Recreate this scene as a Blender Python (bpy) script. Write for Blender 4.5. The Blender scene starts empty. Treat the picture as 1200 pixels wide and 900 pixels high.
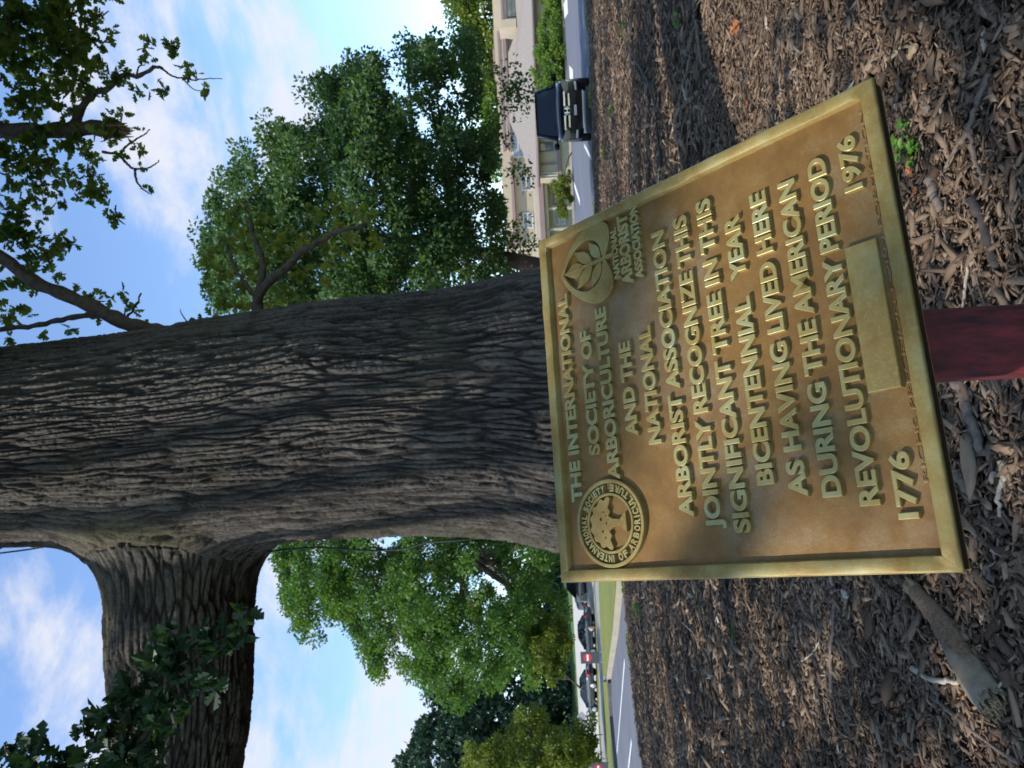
import bpy, bmesh, math, random
import numpy as np
from mathutils import Matrix, Vector, Euler
R = math.radians
rng = np.random.default_rng(7)
random.seed(7)
scene = bpy.context.scene
col = scene.collection

# ------------------------------------------------------------------ camera, sky, sun, exposure
F, CX, CY = 895.0, 600.0, 450.0            # focal length and centre, in pixels of a 1200 x 900 picture
CAM_H, PITCH, ROLL = 1.30, R(3.9), R(3.1)  # phone held upright, so the picture lies on its side
fw = np.array([0, math.cos(PITCH), math.sin(PITCH)])
up = np.array([0, -math.sin(PITCH), math.cos(PITCH)])
rt = np.array([1.0, 0, 0])
camX = -math.cos(ROLL) * up - math.sin(ROLL) * rt
camY = -math.sin(ROLL) * up + math.cos(ROLL) * rt
CAM = np.array([0, 0, CAM_H])
cd = bpy.data.cameras.new('camera')
cam = bpy.data.objects.new('camera', cd); col.objects.link(cam)
m = Matrix.Identity(4)
for i in range(3):
    m[i][0] = camX[i]; m[i][1] = camY[i]; m[i][2] = -fw[i]; m[i][3] = CAM[i]
cam.matrix_world = m
cd.sensor_fit = 'HORIZONTAL'; cd.sensor_width = 36; cd.lens = F / 1200 * 36
cd.clip_start = 0.02; cd.clip_end = 3000
cd.dof.use_dof = True; cd.dof.focus_distance = 0.78; cd.dof.aperture_fstop = 22
scene.camera = cam

SUN = np.array([-0.56, -0.36, 0.74]); SUN /= np.linalg.norm(SUN)
elev = math.asin(SUN[2]); azim = math.atan2(SUN[0], SUN[1])     # clockwise from +Y
sl = bpy.data.lights.new('sun', 'SUN'); sl.energy = 2.1; sl.angle = R(0.53); sl.color = (1.0, 0.94, 0.84)
so = bpy.data.objects.new('sun', sl); col.objects.link(so)
so.rotation_euler = Vector(SUN).to_track_quat('Z', 'Y').to_euler(); so.location = (-20, -20, 40)

W = bpy.data.worlds.new('World'); scene.world = W; W.use_nodes = True
scene.view_settings.view_transform = 'Standard'; scene.view_settings.look = 'None'
scene.view_settings.exposure = 1.4; scene.view_settings.gamma = 1; scene.view_settings.use_curve_mapping = False
try:
    scene.cycles.use_denoising = True
    scene.cycles.max_bounces = 7; scene.cycles.transparent_max_bounces = 6
    scene.cycles.sample_clamp_indirect = 6
except Exception:
    pass


def ray(px, py):
    d = fw * F + camX * (px - CX) - camY * (py - CY)
    return d / np.linalg.norm(d)


def at(px, py, Y):                     # the point at depth Y seen at a pixel of the photograph
    d = ray(px, py); return CAM + d * (Y / d[1])


def G(px, py, z=0.0):                  # the point of the level ground seen there
    d = ray(px, py); return CAM + d * ((z - CAM_H) / d[2])


def project(P):
    q = np.atleast_2d(P) - CAM
    dz = q @ fw
    s = np.where(dz > 0.05, dz, np.nan)
    return np.stack([CX + F * (q @ camX) / s, CY - F * (q @ camY) / s], -1)


# ------------------------------------------------------------------ sky with clouds
def world_nodes():
    nt = W.node_tree; N = nt.nodes; L = nt.links; N.clear()
    out = N.new('ShaderNodeOutputWorld'); bg = N.new('ShaderNodeBackground'); L.new(bg.outputs[0], out.inputs[0])
    sky = N.new('ShaderNodeTexSky'); sky.sky_type = 'NISHITA'; sky.sun_disc = False
    sky.sun_elevation = elev; sky.sun_rotation = azim; sky.air_density = 1.0; sky.dust_density = 0.35; sky.ozone_density = 1.4
    bg.inputs['Strength'].default_value = 0.12
    tc = N.new('ShaderNodeTexCoord')

    def noise(scale, rot, loc, nscale, detail, rough, dist=0.0):
        mp = N.new('ShaderNodeMapping'); mp.inputs['Scale'].default_value = scale
        mp.inputs['Rotation'].default_value = rot; mp.inputs['Location'].default_value = loc
        L.new(tc.outputs['Generated'], mp.inputs[0])
        n = N.new('ShaderNodeTexNoise'); n.inputs['Scale'].default_value = nscale; n.inputs['Detail'].default_value = detail
        n.inputs['Roughness'].default_value = rough; n.inputs['Distortion'].default_value = dist
        L.new(mp.outputs[0], n.inputs['Vector']); return n.outputs['Fac']

    def math_(op, a, b=None, c=None, clamp=False):
        q = N.new('ShaderNodeMath'); q.operation = op; q.use_clamp = clamp
        for i, v in enumerate((a, b, c)):
            if v is None: continue
            if isinstance(v, (int, float)): q.inputs[i].default_value = v
            else: L.new(v, q.inputs[i])
        return q.outputs[0]
    streak = noise((1.0, 1.0, 2.6), (0, R(28), R(20)), (0.3, 0.1, 0.7), 4.2, 9, 0.62, 0.5)
    puff = noise((1, 1, 1.6), (0, 0, 0), (1.7, 0.4, 0.2), 7.5, 8, 0.6, 0.2)
    base = math_('ADD', math_('MULTIPLY', streak, 0.6), math_('MULTIPLY', puff, 0.4))
    # cloud banks: bearing of each bank, its angular size and weight
    total = None
    banks = [((215, 20), 0.16, 1.0), ((290, 90), 0.12, 0.85), ((190, 150), 0.14, 0.75), ((300, 190), 0.10, 0.35), ((220, 260), 0.12, 0.45),
             ((360, 700), 0.13, 0.75), ((400, 800), 0.15, 1.0), ((440, 880), 0.16, 1.1), ((20, 860), 0.15, 1.15), ((-40, 800), 0.1, 0.7),
             ((500, 20), 0.08, 0.15), ((340, 860), 0.12, 0.7), ((120, 770), 0.05, 0.3)]
    for (px, py), s, w in banks:
        d = ray(px, py)
        vm = N.new('ShaderNodeVectorMath'); vm.operation = 'DISTANCE'; vm.inputs[1].default_value = tuple(d)
        L.new(tc.outputs['Generated'], vm.inputs[0])
        q = math_('DIVIDE', vm.outputs['Value'], s)
        g = math_('MULTIPLY', math_('EXPONENT', math_('MULTIPLY', math_('MULTIPLY', q, q), -1.0)), w)
        total = g if total is None else math_('ADD', total, g)
    # fair-weather cloud over the rest of the sky too
    elsewhere = noise((1, 1, 1.8), (0, 0, 0.4), (0, 0, 0), 1.7, 3, 0.5)
    total = math_('ADD', math_('MINIMUM', total, 1.15), math_('MULTIPLY', math_('SUBTRACT', elsewhere, 0.55), 0.25))
    dens = math_('ADD', math_('SUBTRACT', math_('MULTIPLY', base, 1.35), 0.90), math_('MULTIPLY', total, 0.25))
    mr = N.new('ShaderNodeMapRange'); mr.inputs['From Min'].default_value = -0.06; mr.inputs['From Max'].default_value = 0.22
    mr.interpolation_type = 'SMOOTHSTEP'
    L.new(dens, mr.inputs['Value'])
    mix = N.new('ShaderNodeMix'); mix.data_type = 'RGBA'
    L.new(math_('MULTIPLY', mr.outputs[0], 0.93), mix.inputs['Factor'])
    tint = N.new('ShaderNodeMix'); tint.data_type = 'RGBA'; tint.blend_type = 'MULTIPLY'; tint.inputs['Factor'].default_value = 1.0
    tint.inputs['B'].default_value = (0.84, 0.90, 0.97, 1)
    L.new(sky.outputs[0], tint.inputs['A'])
    L.new(tint.outputs['Result'], mix.inputs['A'])
    mix.inputs['B'].default_value = (2.75, 2.8, 3.05, 1)
    L.new(mix.outputs['Result'], bg.inputs['Color'])


world_nodes()

# ------------------------------------------------------------------ materials
MATS = {}


class NB:
    def __init__(s, name):
        s.m = bpy.data.materials.new(name); s.m.use_nodes = True
        s.N = s.m.node_tree.nodes; s.L = s.m.node_tree.links
        s.p = s.N['Principled BSDF']; s.out = s.N['Material Output']
        s.tc = s.N.new('ShaderNodeTexCoord')
        MATS[name] = s.m

    def noise(s, scale, detail=5, rough=0.6, stretch=(1, 1, 1), dist=0.0):
        mp = s.N.new('ShaderNodeMapping'); mp.inputs['Scale'].default_value = stretch
        s.L.new(s.tc.outputs['Object'], mp.inputs[0])
        n = s.N.new('ShaderNodeTexNoise'); n.inputs['Scale'].default_value = scale; n.inputs['Detail'].default_value = detail
        n.inputs['Roughness'].default_value = rough; n.inputs['Distortion'].default_value = dist
        s.L.new(mp.outputs[0], n.inputs['Vector']); return n.outputs['Fac']

    def ramp(s, fac, stops):
        r = s.N.new('ShaderNodeValToRGB'); e = r.color_ramp.elements
        while len(e) > 1: e.remove(e[-1])
        e[0].position = stops[0][0]; e[0].color = (*stops[0][1], 1)
        for p_, c in stops[1:]:
            k = e.new(p_); k.color = (*c, 1)
        s.L.new(fac, r.inputs[0]); return r.outputs[0]

    def mix(s, fac, a, b, mode='MIX'):
        q = s.N.new('ShaderNodeMix'); q.data_type = 'RGBA'; q.blend_type = mode
        for k, v in (('Factor', fac), ('A', a), ('B', b)):
            if isinstance(v, (int, float)): q.inputs[k].default_value = v
            elif isinstance(v, tuple): q.inputs[k].default_value = (*v, 1)
            else: s.L.new(v, q.inputs[k])
        return q.outputs['Result']

    def attr(s, name):
        a = s.N.new('ShaderNodeAttribute'); a.attribute_name = name; return a.outputs['Fac']

    def math(s, op, a, b=0.0):
        q = s.N.new('ShaderNodeMath'); q.operation = op
        for i, v in enumerate((a, b)):
            if isinstance(v, (int, float)): q.inputs[i].default_value = v
            else: s.L.new(v, q.inputs[i])
        return q.outputs[0]

    def color(s, c):
        if isinstance(c, tuple): s.p.inputs['Base Color'].default_value = (*c, 1)
        else: s.L.new(c, s.p.inputs['Base Color'])

    def bump(s, h, strength=0.5, dist=0.01):
        b = s.N.new('ShaderNodeBump'); b.inputs['Strength'].default_value = strength; b.inputs['Distance'].default_value = dist
        s.L.new(h, b.inputs['Height']); s.L.new(b.outputs[0], s.p.inputs['Normal'])

    def set(s, **k):
        for a, v in k.items():
            s.p.inputs[a.replace('_', ' ')].default_value = v
        return s.m


def plain(name, c, rough=0.6, metal=0.0, var=0.12, scale=6, bump=0.0, spec=0.5, coat=0.0):
    b = NB(name)
    n = b.noise(scale, 5, 0.6)
    b.color(b.ramp(n, [(0.3, tuple(x * (1 - var) for x in c)), (0.7, tuple(min(1, x * (1 + var)) for x in c))]))
    if bump: b.bump(b.noise(scale * 8, 3), bump, 0.005)
    b.set(Roughness=rough, Metallic=metal); b.p.inputs['Specular IOR Level'].default_value = spec
    b.p.inputs['Coat Weight'].default_value = coat
    return b.m


def leaf_mat(name, cols, trans=0.35, rough=0.5, spec=0.35):
    b = NB(name)
    c = b.ramp(b.attr('var'), [(i / (len(cols) - 1), k) for i, k in enumerate(cols)])
    b.color(c); b.set(Roughness=rough); b.p.inputs['Specular IOR Level'].default_value = spec
    t = b.N.new('ShaderNodeBsdfTranslucent')
    tcol = b.mix(1.0, c, (1.5, 1.45, 0.45), 'MULTIPLY'); b.L.new(tcol, t.inputs['Color'])
    ms = b.N.new('ShaderNodeMixShader'); ms.inputs[0].default_value = trans
    b.L.new(b.p.outputs[0], ms.inputs[1]); b.L.new(t.outputs[0], ms.inputs[2]); b.L.new(ms.outputs[0], b.out.inputs[0])
    return b.m


def make_mats():
    # bronze: field, raised parts
    b = NB('bronze_field')
    big = b.noise(7, 4, 0.6); spk = b.noise(420, 3, 0.7); mid = b.noise(34, 5, 0.65)
    c = b.ramp(mid, [(0.3, (0.175, 0.085, 0.021)), (0.5, (0.235, 0.123, 0.031)), (0.7, (0.28, 0.16, 0.048))])
    pat = b.ramp(b.math('ADD', b.math('MULTIPLY', big, 0.75), b.math('MULTIPLY', mid, 0.35)), [(0.55, (0, 0, 0)), (0.72, (1, 1, 1))])
    c = b.mix(b.math('MULTIPLY', pat, 0.5), c, (0.25, 0.235, 0.18))
    c = b.mix(b.math('MULTIPLY', b.ramp(spk, [(0.42, (1, 1, 1)), (0.6, (0, 0, 0))]), 0.4), c, (0.16, 0.095, 0.04))
    b.color(c); b.bump(b.noise(700, 3, 0.7), 0.35, 0.0006); b.set(Roughness=0.5, Metallic=0.35)
    plain('bronze_edge_shade', (0.035, 0.024, 0.014), 0.7, 0.2, 0.3, 60, 0.4, 0.3)  # plaque edge sides: shade of the ground-facing edge put into the bronze colour
    b = NB('bronze_raised')
    mid = b.noise(28, 5, 0.6); spk = b.noise(300, 3, 0.7)
    c = b.ramp(mid, [(0.32, (0.20, 0.12, 0.030)), (0.5, (0.25, 0.18, 0.052)), (0.68, (0.28, 0.24, 0.10))])
    c = b.mix(b.ramp(spk, [(0.55, (0, 0, 0)), (0.8, (0.5, 0.5, 0.5))]), c, (0.34, 0.36, 0.22))
    b.color(c); b.bump(b.noise(500, 3, 0.7), 0.35, 0.0008); b.set(Roughness=0.55, Metallic=0.2)
    b = NB('bronze_letters')
    mid = b.noise(40, 4, 0.6)
    b.color(b.ramp(mid, [(0.35, (0.31, 0.225, 0.07)), (0.6, (0.34, 0.30, 0.13)), (0.75, (0.33, 0.35, 0.21))]))
    b.bump(b.noise(500, 2), 0.2, 0.0005); b.set(Roughness=0.42, Metallic=0.3)
    b = NB('post_paint')
    n1 = b.noise(60, 6, 0.7, (1, 1, 0.25)); n2 = b.noise(14, 4, 0.6, (1, 1, 0.5))
    c = b.ramp(n2, [(0.3, (0.085, 0.010, 0.014)), (0.7, (0.22, 0.03, 0.035))])
    c = b.mix(b.ramp(n1, [(0.36, (0.9, 0.9, 0.9)), (0.60, (0, 0, 0))]), c, (0.014, 0.006, 0.008))
    b.color(c); b.bump(n1, 0.3, 0.001); b.set(Roughness=0.55)
    # bark
    for name, cols in (('oak_bark', [(0.034, 0.030, 0.029), (0.108, 0.097, 0.090), (0.27, 0.24, 0.212)]),):
        b = NB(name)
        pl = b.attr('plate'); n = b.noise(22, 6, 0.7, (1, 1, 0.35)); f = b.noise(150, 4, 0.7, (1, 1, 0.5)); big = b.noise(1.6, 3, 0.5)
        k = b.math('ADD', b.math('ADD', b.math('MULTIPLY', pl, 0.55), b.math('MULTIPLY', n, 0.35)), b.math('MULTIPLY', b.math('SUBTRACT', b.noise(75, 6, 0.8, (1, 1, 0.3)), 0.3), 0.45))
        c = b.ramp(k, [(0.2, cols[0]), (0.5, cols[1]), (0.9, cols[2])])
        c = b.mix(b.ramp(big, [(0.52, (0, 0, 0)), (0.7, (0.35, 0.35, 0.35))]), c, (0.15, 0.14, 0.075))
        c = b.mix(b.math('MULTIPLY', b.ramp(b.math('MULTIPLY', b.attr('lichen'), b.math('ADD', n, 0.1)), [(0.42, (0, 0, 0)), (0.6, (1, 1, 1))]), 0.55), c, (0.24, 0.205, 0.115))
        b.color(c)
        h = b.math('ADD', b.math('MULTIPLY', b.noise(60, 7, 0.75, (1, 1, 0.22)), 1.0), b.math('MULTIPLY', f, 0.5))
        b.bump(h, 1.0, 0.04); b.set(Roughness=0.95); b.p.inputs['Specular IOR Level'].default_value = 0.15
    plain('branch_bark', (0.10, 0.08, 0.065), 0.9, 0, 0.4, 25, 0.6, 0.15)
    plain('tree_bark', (0.09, 0.07, 0.055), 0.9, 0, 0.3, 3, 0.3, 0.1)
    # leaves
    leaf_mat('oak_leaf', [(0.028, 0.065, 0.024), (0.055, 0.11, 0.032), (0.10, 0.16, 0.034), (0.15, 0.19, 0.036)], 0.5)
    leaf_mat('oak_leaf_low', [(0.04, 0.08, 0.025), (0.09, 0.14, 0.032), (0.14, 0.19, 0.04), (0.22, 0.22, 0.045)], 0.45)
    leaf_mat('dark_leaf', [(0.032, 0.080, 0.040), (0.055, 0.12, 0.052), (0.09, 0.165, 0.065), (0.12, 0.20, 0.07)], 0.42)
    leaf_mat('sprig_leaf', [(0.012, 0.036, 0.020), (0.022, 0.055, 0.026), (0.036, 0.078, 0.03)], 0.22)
    leaf_mat('bright_leaf', [(0.03, 0.085, 0.022), (0.055, 0.13, 0.025), (0.085, 0.17, 0.03), (0.13, 0.21, 0.04)], 0.4)
    leaf_mat('yellow_leaf', [(0.05, 0.09, 0.018), (0.09, 0.14, 0.022), (0.15, 0.19, 0.03), (0.22, 0.23, 0.035)], 0.4)
    leaf_mat('bush_leaf', [(0.05, 0.11, 0.02), (0.09, 0.17, 0.03), (0.14, 0.22, 0.035), (0.19, 0.27, 0.05)], 0.4)
    leaf_mat('deep_leaf', [(0.010, 0.032, 0.018), (0.018, 0.048, 0.024), (0.03, 0.065, 0.03)], 0.2)
    leaf_mat('weed_leaf', [(0.06, 0.16, 0.02), (0.10, 0.24, 0.035), (0.16, 0.30, 0.05)], 0.4)
    leaf_mat('grass_blade', [(0.07, 0.14, 0.02), (0.13, 0.21, 0.03), (0.24, 0.27, 0.06)], 0.3)
    # mulch
    b = NB('mulch_chip')
    c = b.ramp(b.attr('var'), [(0.0, (0.065, 0.041, 0.027)), (0.22, (0.15, 0.100, 0.067)), (0.5, (0.25, 0.173, 0.116)), (0.75, (0.34, 0.245, 0.168)), (0.93, (0.43, 0.33, 0.235)), (1.0, (0.58, 0.50, 0.39))])
    g = b.noise(70, 5, 0.7)
    c = b.mix(b.math('MULTIPLY', g, 0.6), c, b.mix(1.0, c, (0.45, 0.42, 0.42), 'MULTIPLY'))
    b.color(c); b.bump(b.noise(420, 4, 0.8, (1, 1, 1)), 0.9, 0.003); b.set(Roughness=0.85); b.p.inputs['Specular IOR Level'].default_value = 0.25
    b = NB('mulch_bed')
    n = b.noise(40, 6, 0.75, (1, 0.5, 1)); n2 = b.noise(1.2, 4)
    c = b.ramp(n, [(0.3, (0.018, 0.012, 0.01)), (0.5, (0.07, 0.048, 0.037)), (0.7, (0.16, 0.115, 0.088))])
    b.color(b.mix(b.math('MULTIPLY', n2, 0.4), c, (0.05, 0.036, 0.03))); b.bump(n, 1.0, 0.03); b.set(Roughness=0.95)
    b.p.inputs['Specular IOR Level'].default_value = 0.1
    b = NB('dead_wood')
    n = b.noise(18, 6, 0.7, (1, 1, 1)); f = b.noise(90, 5, 0.7)
    patch = b.ramp(b.attr('var'), [(0.40, (0, 0, 0)), (0.55, (1, 1, 1))])
    c = b.mix(patch, b.ramp(f, [(0.3, (0.06, 0.038, 0.026)), (0.7, (0.24, 0.16, 0.095))]), b.ramp(n, [(0.3, (0.16, 0.125, 0.09)), (0.7, (0.30, 0.25, 0.185))]))
    b.color(c); b.bump(b.math('ADD', f, b.math('MULTIPLY', patch, 0.8)), 0.7, 0.006); b.set(Roughness=0.9)
    plain('splintered_wood', (0.33, 0.24, 0.14), 0.9, 0, 0.35, 60, 0.7)
    plain('stick_wood', (0.16, 0.125, 0.10), 0.85, 0, 0.35, 50, 0.6)
    plain('dark_stick', (0.05, 0.04, 0.036), 0.9, 0, 0.4, 50, 0.6)
    plain('pale_wood', (0.45, 0.38, 0.29), 0.85, 0, 0.25, 70, 0.6)
    plain('brown_leaf', (0.27, 0.10, 0.035), 0.6, 0, 0.35, 60, 0.3)
    plain('tan_leaf', (0.42, 0.33, 0.22), 0.6, 0, 0.25, 60, 0.3)
    # ground
    b = NB('asphalt')
    c = b.ramp(b.noise(0.35, 5, 0.6), [(0.3, (0.095, 0.098, 0.118)), (0.7, (0.13, 0.133, 0.155))])
    c = b.mix(b.math('MULTIPLY', b.ramp(b.noise(2.0, 6, 0.7, (0.06, 1, 1)), [(0.5, (0, 0, 0)), (0.7, (1, 1, 1))]), 0.35), c, (0.09, 0.09, 0.10))
    b.color(c); b.bump(b.noise(120, 3), 0.3, 0.01); b.set(Roughness=0.85)
    plain('concrete', (0.25, 0.245, 0.235), 0.9, 0, 0.12, 0.7, 0.2)
    plain('lot_concrete', (0.42, 0.40, 0.36), 0.9, 0, 0.08, 0.3, 0.2)
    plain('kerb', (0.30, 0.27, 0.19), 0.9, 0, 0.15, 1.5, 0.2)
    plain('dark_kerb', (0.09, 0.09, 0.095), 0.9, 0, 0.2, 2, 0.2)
    b = NB('lane_paint')
    b.color(b.ramp(b.noise(9, 5, 0.7), [(0.35, (0.35, 0.35, 0.36)), (0.5, (0.72, 0.72, 0.70))])); b.set(Roughness=0.7)
    b = NB('lawn')
    n = b.noise(3, 6, 0.7); n2 = b.noise(0.25, 3)
    c = b.ramp(n, [(0.3, (0.10, 0.13, 0.02)), (0.55, (0.19, 0.19, 0.035)), (0.75, (0.27, 0.235, 0.07))])
    b.color(b.mix(b.ramp(n2, [(0.4, (0, 0, 0)), (0.6, (0.6, 0.6, 0.6))]), c, (0.10, 0.15, 0.02))); b.bump(b.noise(60, 4), 0.8, 0.03); b.set(Roughness=0.95)
    b = NB('far_grass')
    b.color(b.ramp(b.noise(1.2, 6, 0.7), [(0.3, (0.04, 0.09, 0.015)), (0.7, (0.09, 0.16, 0.03))])); b.bump(b.noise(30, 4), 0.8, 0.05); b.set(Roughness=0.95)
    # building
    plain('stucco', (0.44, 0.365, 0.25), 0.9, 0, 0.05, 1.2, 0.2)
    plain('stucco_pale', (0.46, 0.39, 0.30), 0.9, 0, 0.05, 1.2, 0.2)
    plain('mauve_trim', (0.27, 0.185, 0.17), 0.8, 0, 0.08, 1.0)
    b = NB('roof_shingle')
    n = b.noise(6, 6, 0.75, (1, 1, 3)); b.color(b.ramp(n, [(0.3, (0.22, 0.185, 0.150)), (0.7, (0.32, 0.275, 0.23))])); b.bump(n, 0.6, 0.04); b.set(Roughness=0.95)
    plain('gutter', (0.16, 0.11, 0.10), 0.7, 0, 0.1, 2)
    plain('window_frame', (0.10, 0.09, 0.085), 0.5, 0, 0.1, 4)
    plain('white_frame', (0.60, 0.58, 0.54), 0.5, 0, 0.05, 4)
    b = NB('window_glass'); b.color(b.ramp(b.noise(0.8, 3, 0.5), [(0.35, (0.05, 0.06, 0.065)), (0.65, (0.17, 0.19, 0.20))])); b.set(Roughness=0.08); b.p.inputs['Specular IOR Level'].default_value = 0.9
    b = NB('pale_blind'); b.color(b.ramp(b.noise(1.0, 3, 0.5), [(0.35, (0.26, 0.29, 0.31)), (0.65, (0.38, 0.40, 0.42))])); b.set(Roughness=0.3)
    # vehicles
    plain('black_paint', (0.006, 0.007, 0.012), 0.2, 0.0, 0.05, 4, 0, 0.25, 0.15)
    plain('dark_grey_paint', (0.03, 0.032, 0.037), 0.2, 0.0, 0.05, 4, 0, 0.6, 1.0)
    plain('navy_paint', (0.02, 0.028, 0.05), 0.25, 0.0, 0.05, 4, 0, 0.6, 0.8)
    plain('silver_blue_paint', (0.28, 0.34, 0.42), 0.28, 0.3, 0.05, 4, 0, 0.5, 0.8)
    plain('black_plastic', (0.006, 0.006, 0.007), 0.5, 0, 0.1, 20, 0, 0.2)
    plain('rubber', (0.018, 0.018, 0.018), 0.8, 0, 0.1, 20)
    plain('chrome', (0.72, 0.73, 0.75), 0.16, 1.0, 0.03, 5)
    plain('silver_trim', (0.45, 0.46, 0.48), 0.35, 0.7, 0.05, 5)
    b = NB('car_glass'); b.color((0.012, 0.016, 0.018)); b.set(Roughness=0.05); b.p.inputs['Specular IOR Level'].default_value = 0.28
    b = NB('lamp_glass'); b.color((0.16, 0.17, 0.18)); b.set(Roughness=0.15, Metallic=0.4)
    b = NB('tail_red'); b.color((0.55, 0.02, 0.03)); b.set(Roughness=0.2)
    plain('plate_white', (0.62, 0.63, 0.66), 0.5, 0, 0.05, 10)
    # signs
    plain('sign_grey', (0.045, 0.055, 0.065), 0.6, 0, 0.08, 4)
    plain('sign_red', (0.50, 0.025, 0.03), 0.5, 0, 0.05, 4)
    plain('sign_white', (0.8, 0.8, 0.8), 0.5, 0, 0.04, 4)
    plain('galvanised', (0.30, 0.31, 0.31), 0.5, 0.5, 0.1, 6)
    plain('cable_black', (0.02, 0.03, 0.028), 0.6, 0, 0.1, 30)
    plain('brown_post', (0.22, 0.12, 0.06), 0.8, 0, 0.2, 6)
    plain('white_paint', (0.62, 0.63, 0.63), 0.6, 0, 0.05, 3)
    plain('blue_grey_siding', (0.30, 0.37, 0.42), 0.7, 0, 0.08, 3)
    plain('white_flower', (0.6, 0.6, 0.55), 0.8, 0, 0.1, 3)


make_mats()
M = MATS


# ------------------------------------------------------------------ object helpers
def tag(o, label=None, cat=None, group=None, kind=None):
    if label: o['label'] = label
    if cat: o['category'] = cat
    if group: o['group'] = group
    if kind: o['kind'] = kind
    return o


def thing(name, loc, label, cat, group=None):
    o = bpy.data.objects.new(name, None); col.objects.link(o); o.location = tuple(loc); o.empty_display_size = 0.2
    return tag(o, label, cat, group)


def origin_of(parent):
    v = Vector((0, 0, 0))
    while parent is not None:
        v += parent.location; parent = parent.parent
    return v


def link_mesh(name, me, parent=None, local=False):
    o = bpy.data.objects.new(name, me); col.objects.link(o)
    if parent is not None:
        o.parent = parent
        if not local:
            off = origin_of(parent)
            n = len(me.vertices); co = np.empty(n * 3, np.float32); me.vertices.foreach_get('co', co)
            co = co.reshape(-1, 3) - np.array(off, np.float32); me.vertices.foreach_set('co', co.ravel()); me.update()
    return o


def mk(name, verts, faces, mat, parent=None, smooth=False, local=False, mats=None, fmat=None):
    me = bpy.data.meshes.new(name)
    me.from_pydata([tuple(map(float, v)) for v in verts], [], [tuple(f) for f in faces]); me.update()
    for q in (mats or [mat]): me.materials.append(M[q] if isinstance(q, str) else q)
    if fmat is not None: me.polygons.foreach_set('material_index', fmat)
    if smooth: me.polygons.foreach_set('use_smooth', [True] * len(me.polygons))
    return link_mesh(name, me, parent, local)


def fast(name, V, quads, mat, parent=None, smooth=False, attrs=None, fattrs=None, sizes=None):
    """V (n,3); quads (m,k) index array, or a flat loop array with sizes"""
    me = bpy.data.meshes.new(name)
    V = np.asarray(V, np.float32)
    if sizes is None:
        mct, k = quads.shape; loops = quads.ravel(); starts = np.arange(mct) * k; tot = np.full(mct, k)
    else:
        loops = quads; tot = sizes; starts = np.concatenate([[0], np.cumsum(sizes)[:-1]]); mct = len(sizes)
    me.vertices.add(len(V)); me.vertices.foreach_set('co', V.ravel())
    me.loops.add(len(loops)); me.loops.foreach_set('vertex_index', loops.astype(np.int32))
    me.polygons.add(mct); me.polygons.foreach_set('loop_start', starts.astype(np.int32)); me.polygons.foreach_set('loop_total', tot.astype(np.int32))
    if smooth: me.polygons.foreach_set('use_smooth', np.ones(mct, bool))
    me.update(calc_edges=True)
    for k_, v in (attrs or {}).items():
        a = me.attributes.new(k_, 'FLOAT', 'POINT'); a.data.foreach_set('value', np.asarray(v, np.float32))
    for k_, v in (fattrs or {}).items():
        a = me.attributes.new(k_, 'FLOAT', 'FACE'); a.data.foreach_set('value', np.asarray(v, np.float32))
    me.materials.append(M[mat])
    return link_mesh(name, me, parent)


class MB:                                   # collects shapes into one mesh
    def __init__(s): s.v = []; s.f = []

    def add(s, v, f):
        o = len(s.v); s.v += [tuple(map(float, q)) for q in v]; s.f += [tuple(i + o for i in q) for q in f]; return s

    def box(s, a, b, bevel=0.0):
        x0, y0, z0 = [min(p, q) for p, q in zip(a, b)]; x1, y1, z1 = [max(p, q) for p, q in zip(a, b)]
        if not bevel:
            v = [(x, y, z) for x in (x0, x1) for y in (y0, y1) for z in (z0, z1)]
            return s.add(v, [(0, 1, 3, 2), (4, 6, 7, 5), (0, 4, 5, 1), (2, 3, 7, 6), (0, 2, 6, 4), (1, 5, 7, 3)])
        bm = bmesh.new(); bmesh.ops.create_cube(bm, size=1)
        for q in bm.verts: q.co = Vector(((x0 + x1) / 2 + q.co.x * (x1 - x0), (y0 + y1) / 2 + q.co.y * (y1 - y0), (z0 + z1) / 2 + q.co.z * (z1 - z0)))
        bmesh.ops.bevel(bm, geom=bm.edges[:], offset=bevel, segments=2, affect='EDGES')
        s.bm(bm); return s

    def bm(s, bm):
        bm.verts.index_update(); s.add([q.co[:] for q in bm.verts], [[q.index for q in f.verts] for f in bm.faces]); bm.free(); return s

    def tube(s, path, radii, seg=8, cap=True):
        v, f = tube(path, radii, seg, cap); return s.add(v, f)

    def prism(s, poly, a, b):               # polygon in x,z pushed from y=a to y=b
        n = len(poly)
        v = [(x, a, z) for x, z in poly] + [(x, b, z) for x, z in poly]
        return s.add(v, [tuple(range(n)), tuple(range(2 * n - 1, n - 1, -1))] + [(i, i + n, (i + 1) % n + n, (i + 1) % n) for i in range(n)])

    def build(s, name, mat, parent=None, smooth=False, local=False):
        return mk(name, s.v, s.f, mat, parent, smooth, local)


def frames(path):
    P = np.asarray(path, float); T = np.gradient(P, axis=0); T /= np.linalg.norm(T, axis=1)[:, None] + 1e-9
    ref = np.array([0, 0, 1.0]) if abs(T[0][2]) < 0.8 else np.array([1.0, 0, 0])
    A = []; B = []; a = np.cross(ref, T[0]); a /= np.linalg.norm(a)
    for t in T:
        a = a - t * (a @ t); a /= np.linalg.norm(a) + 1e-9
        A.append(a.copy()); B.append(np.cross(t, a))
    return P, T, np.array(A), np.array(B)


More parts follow.
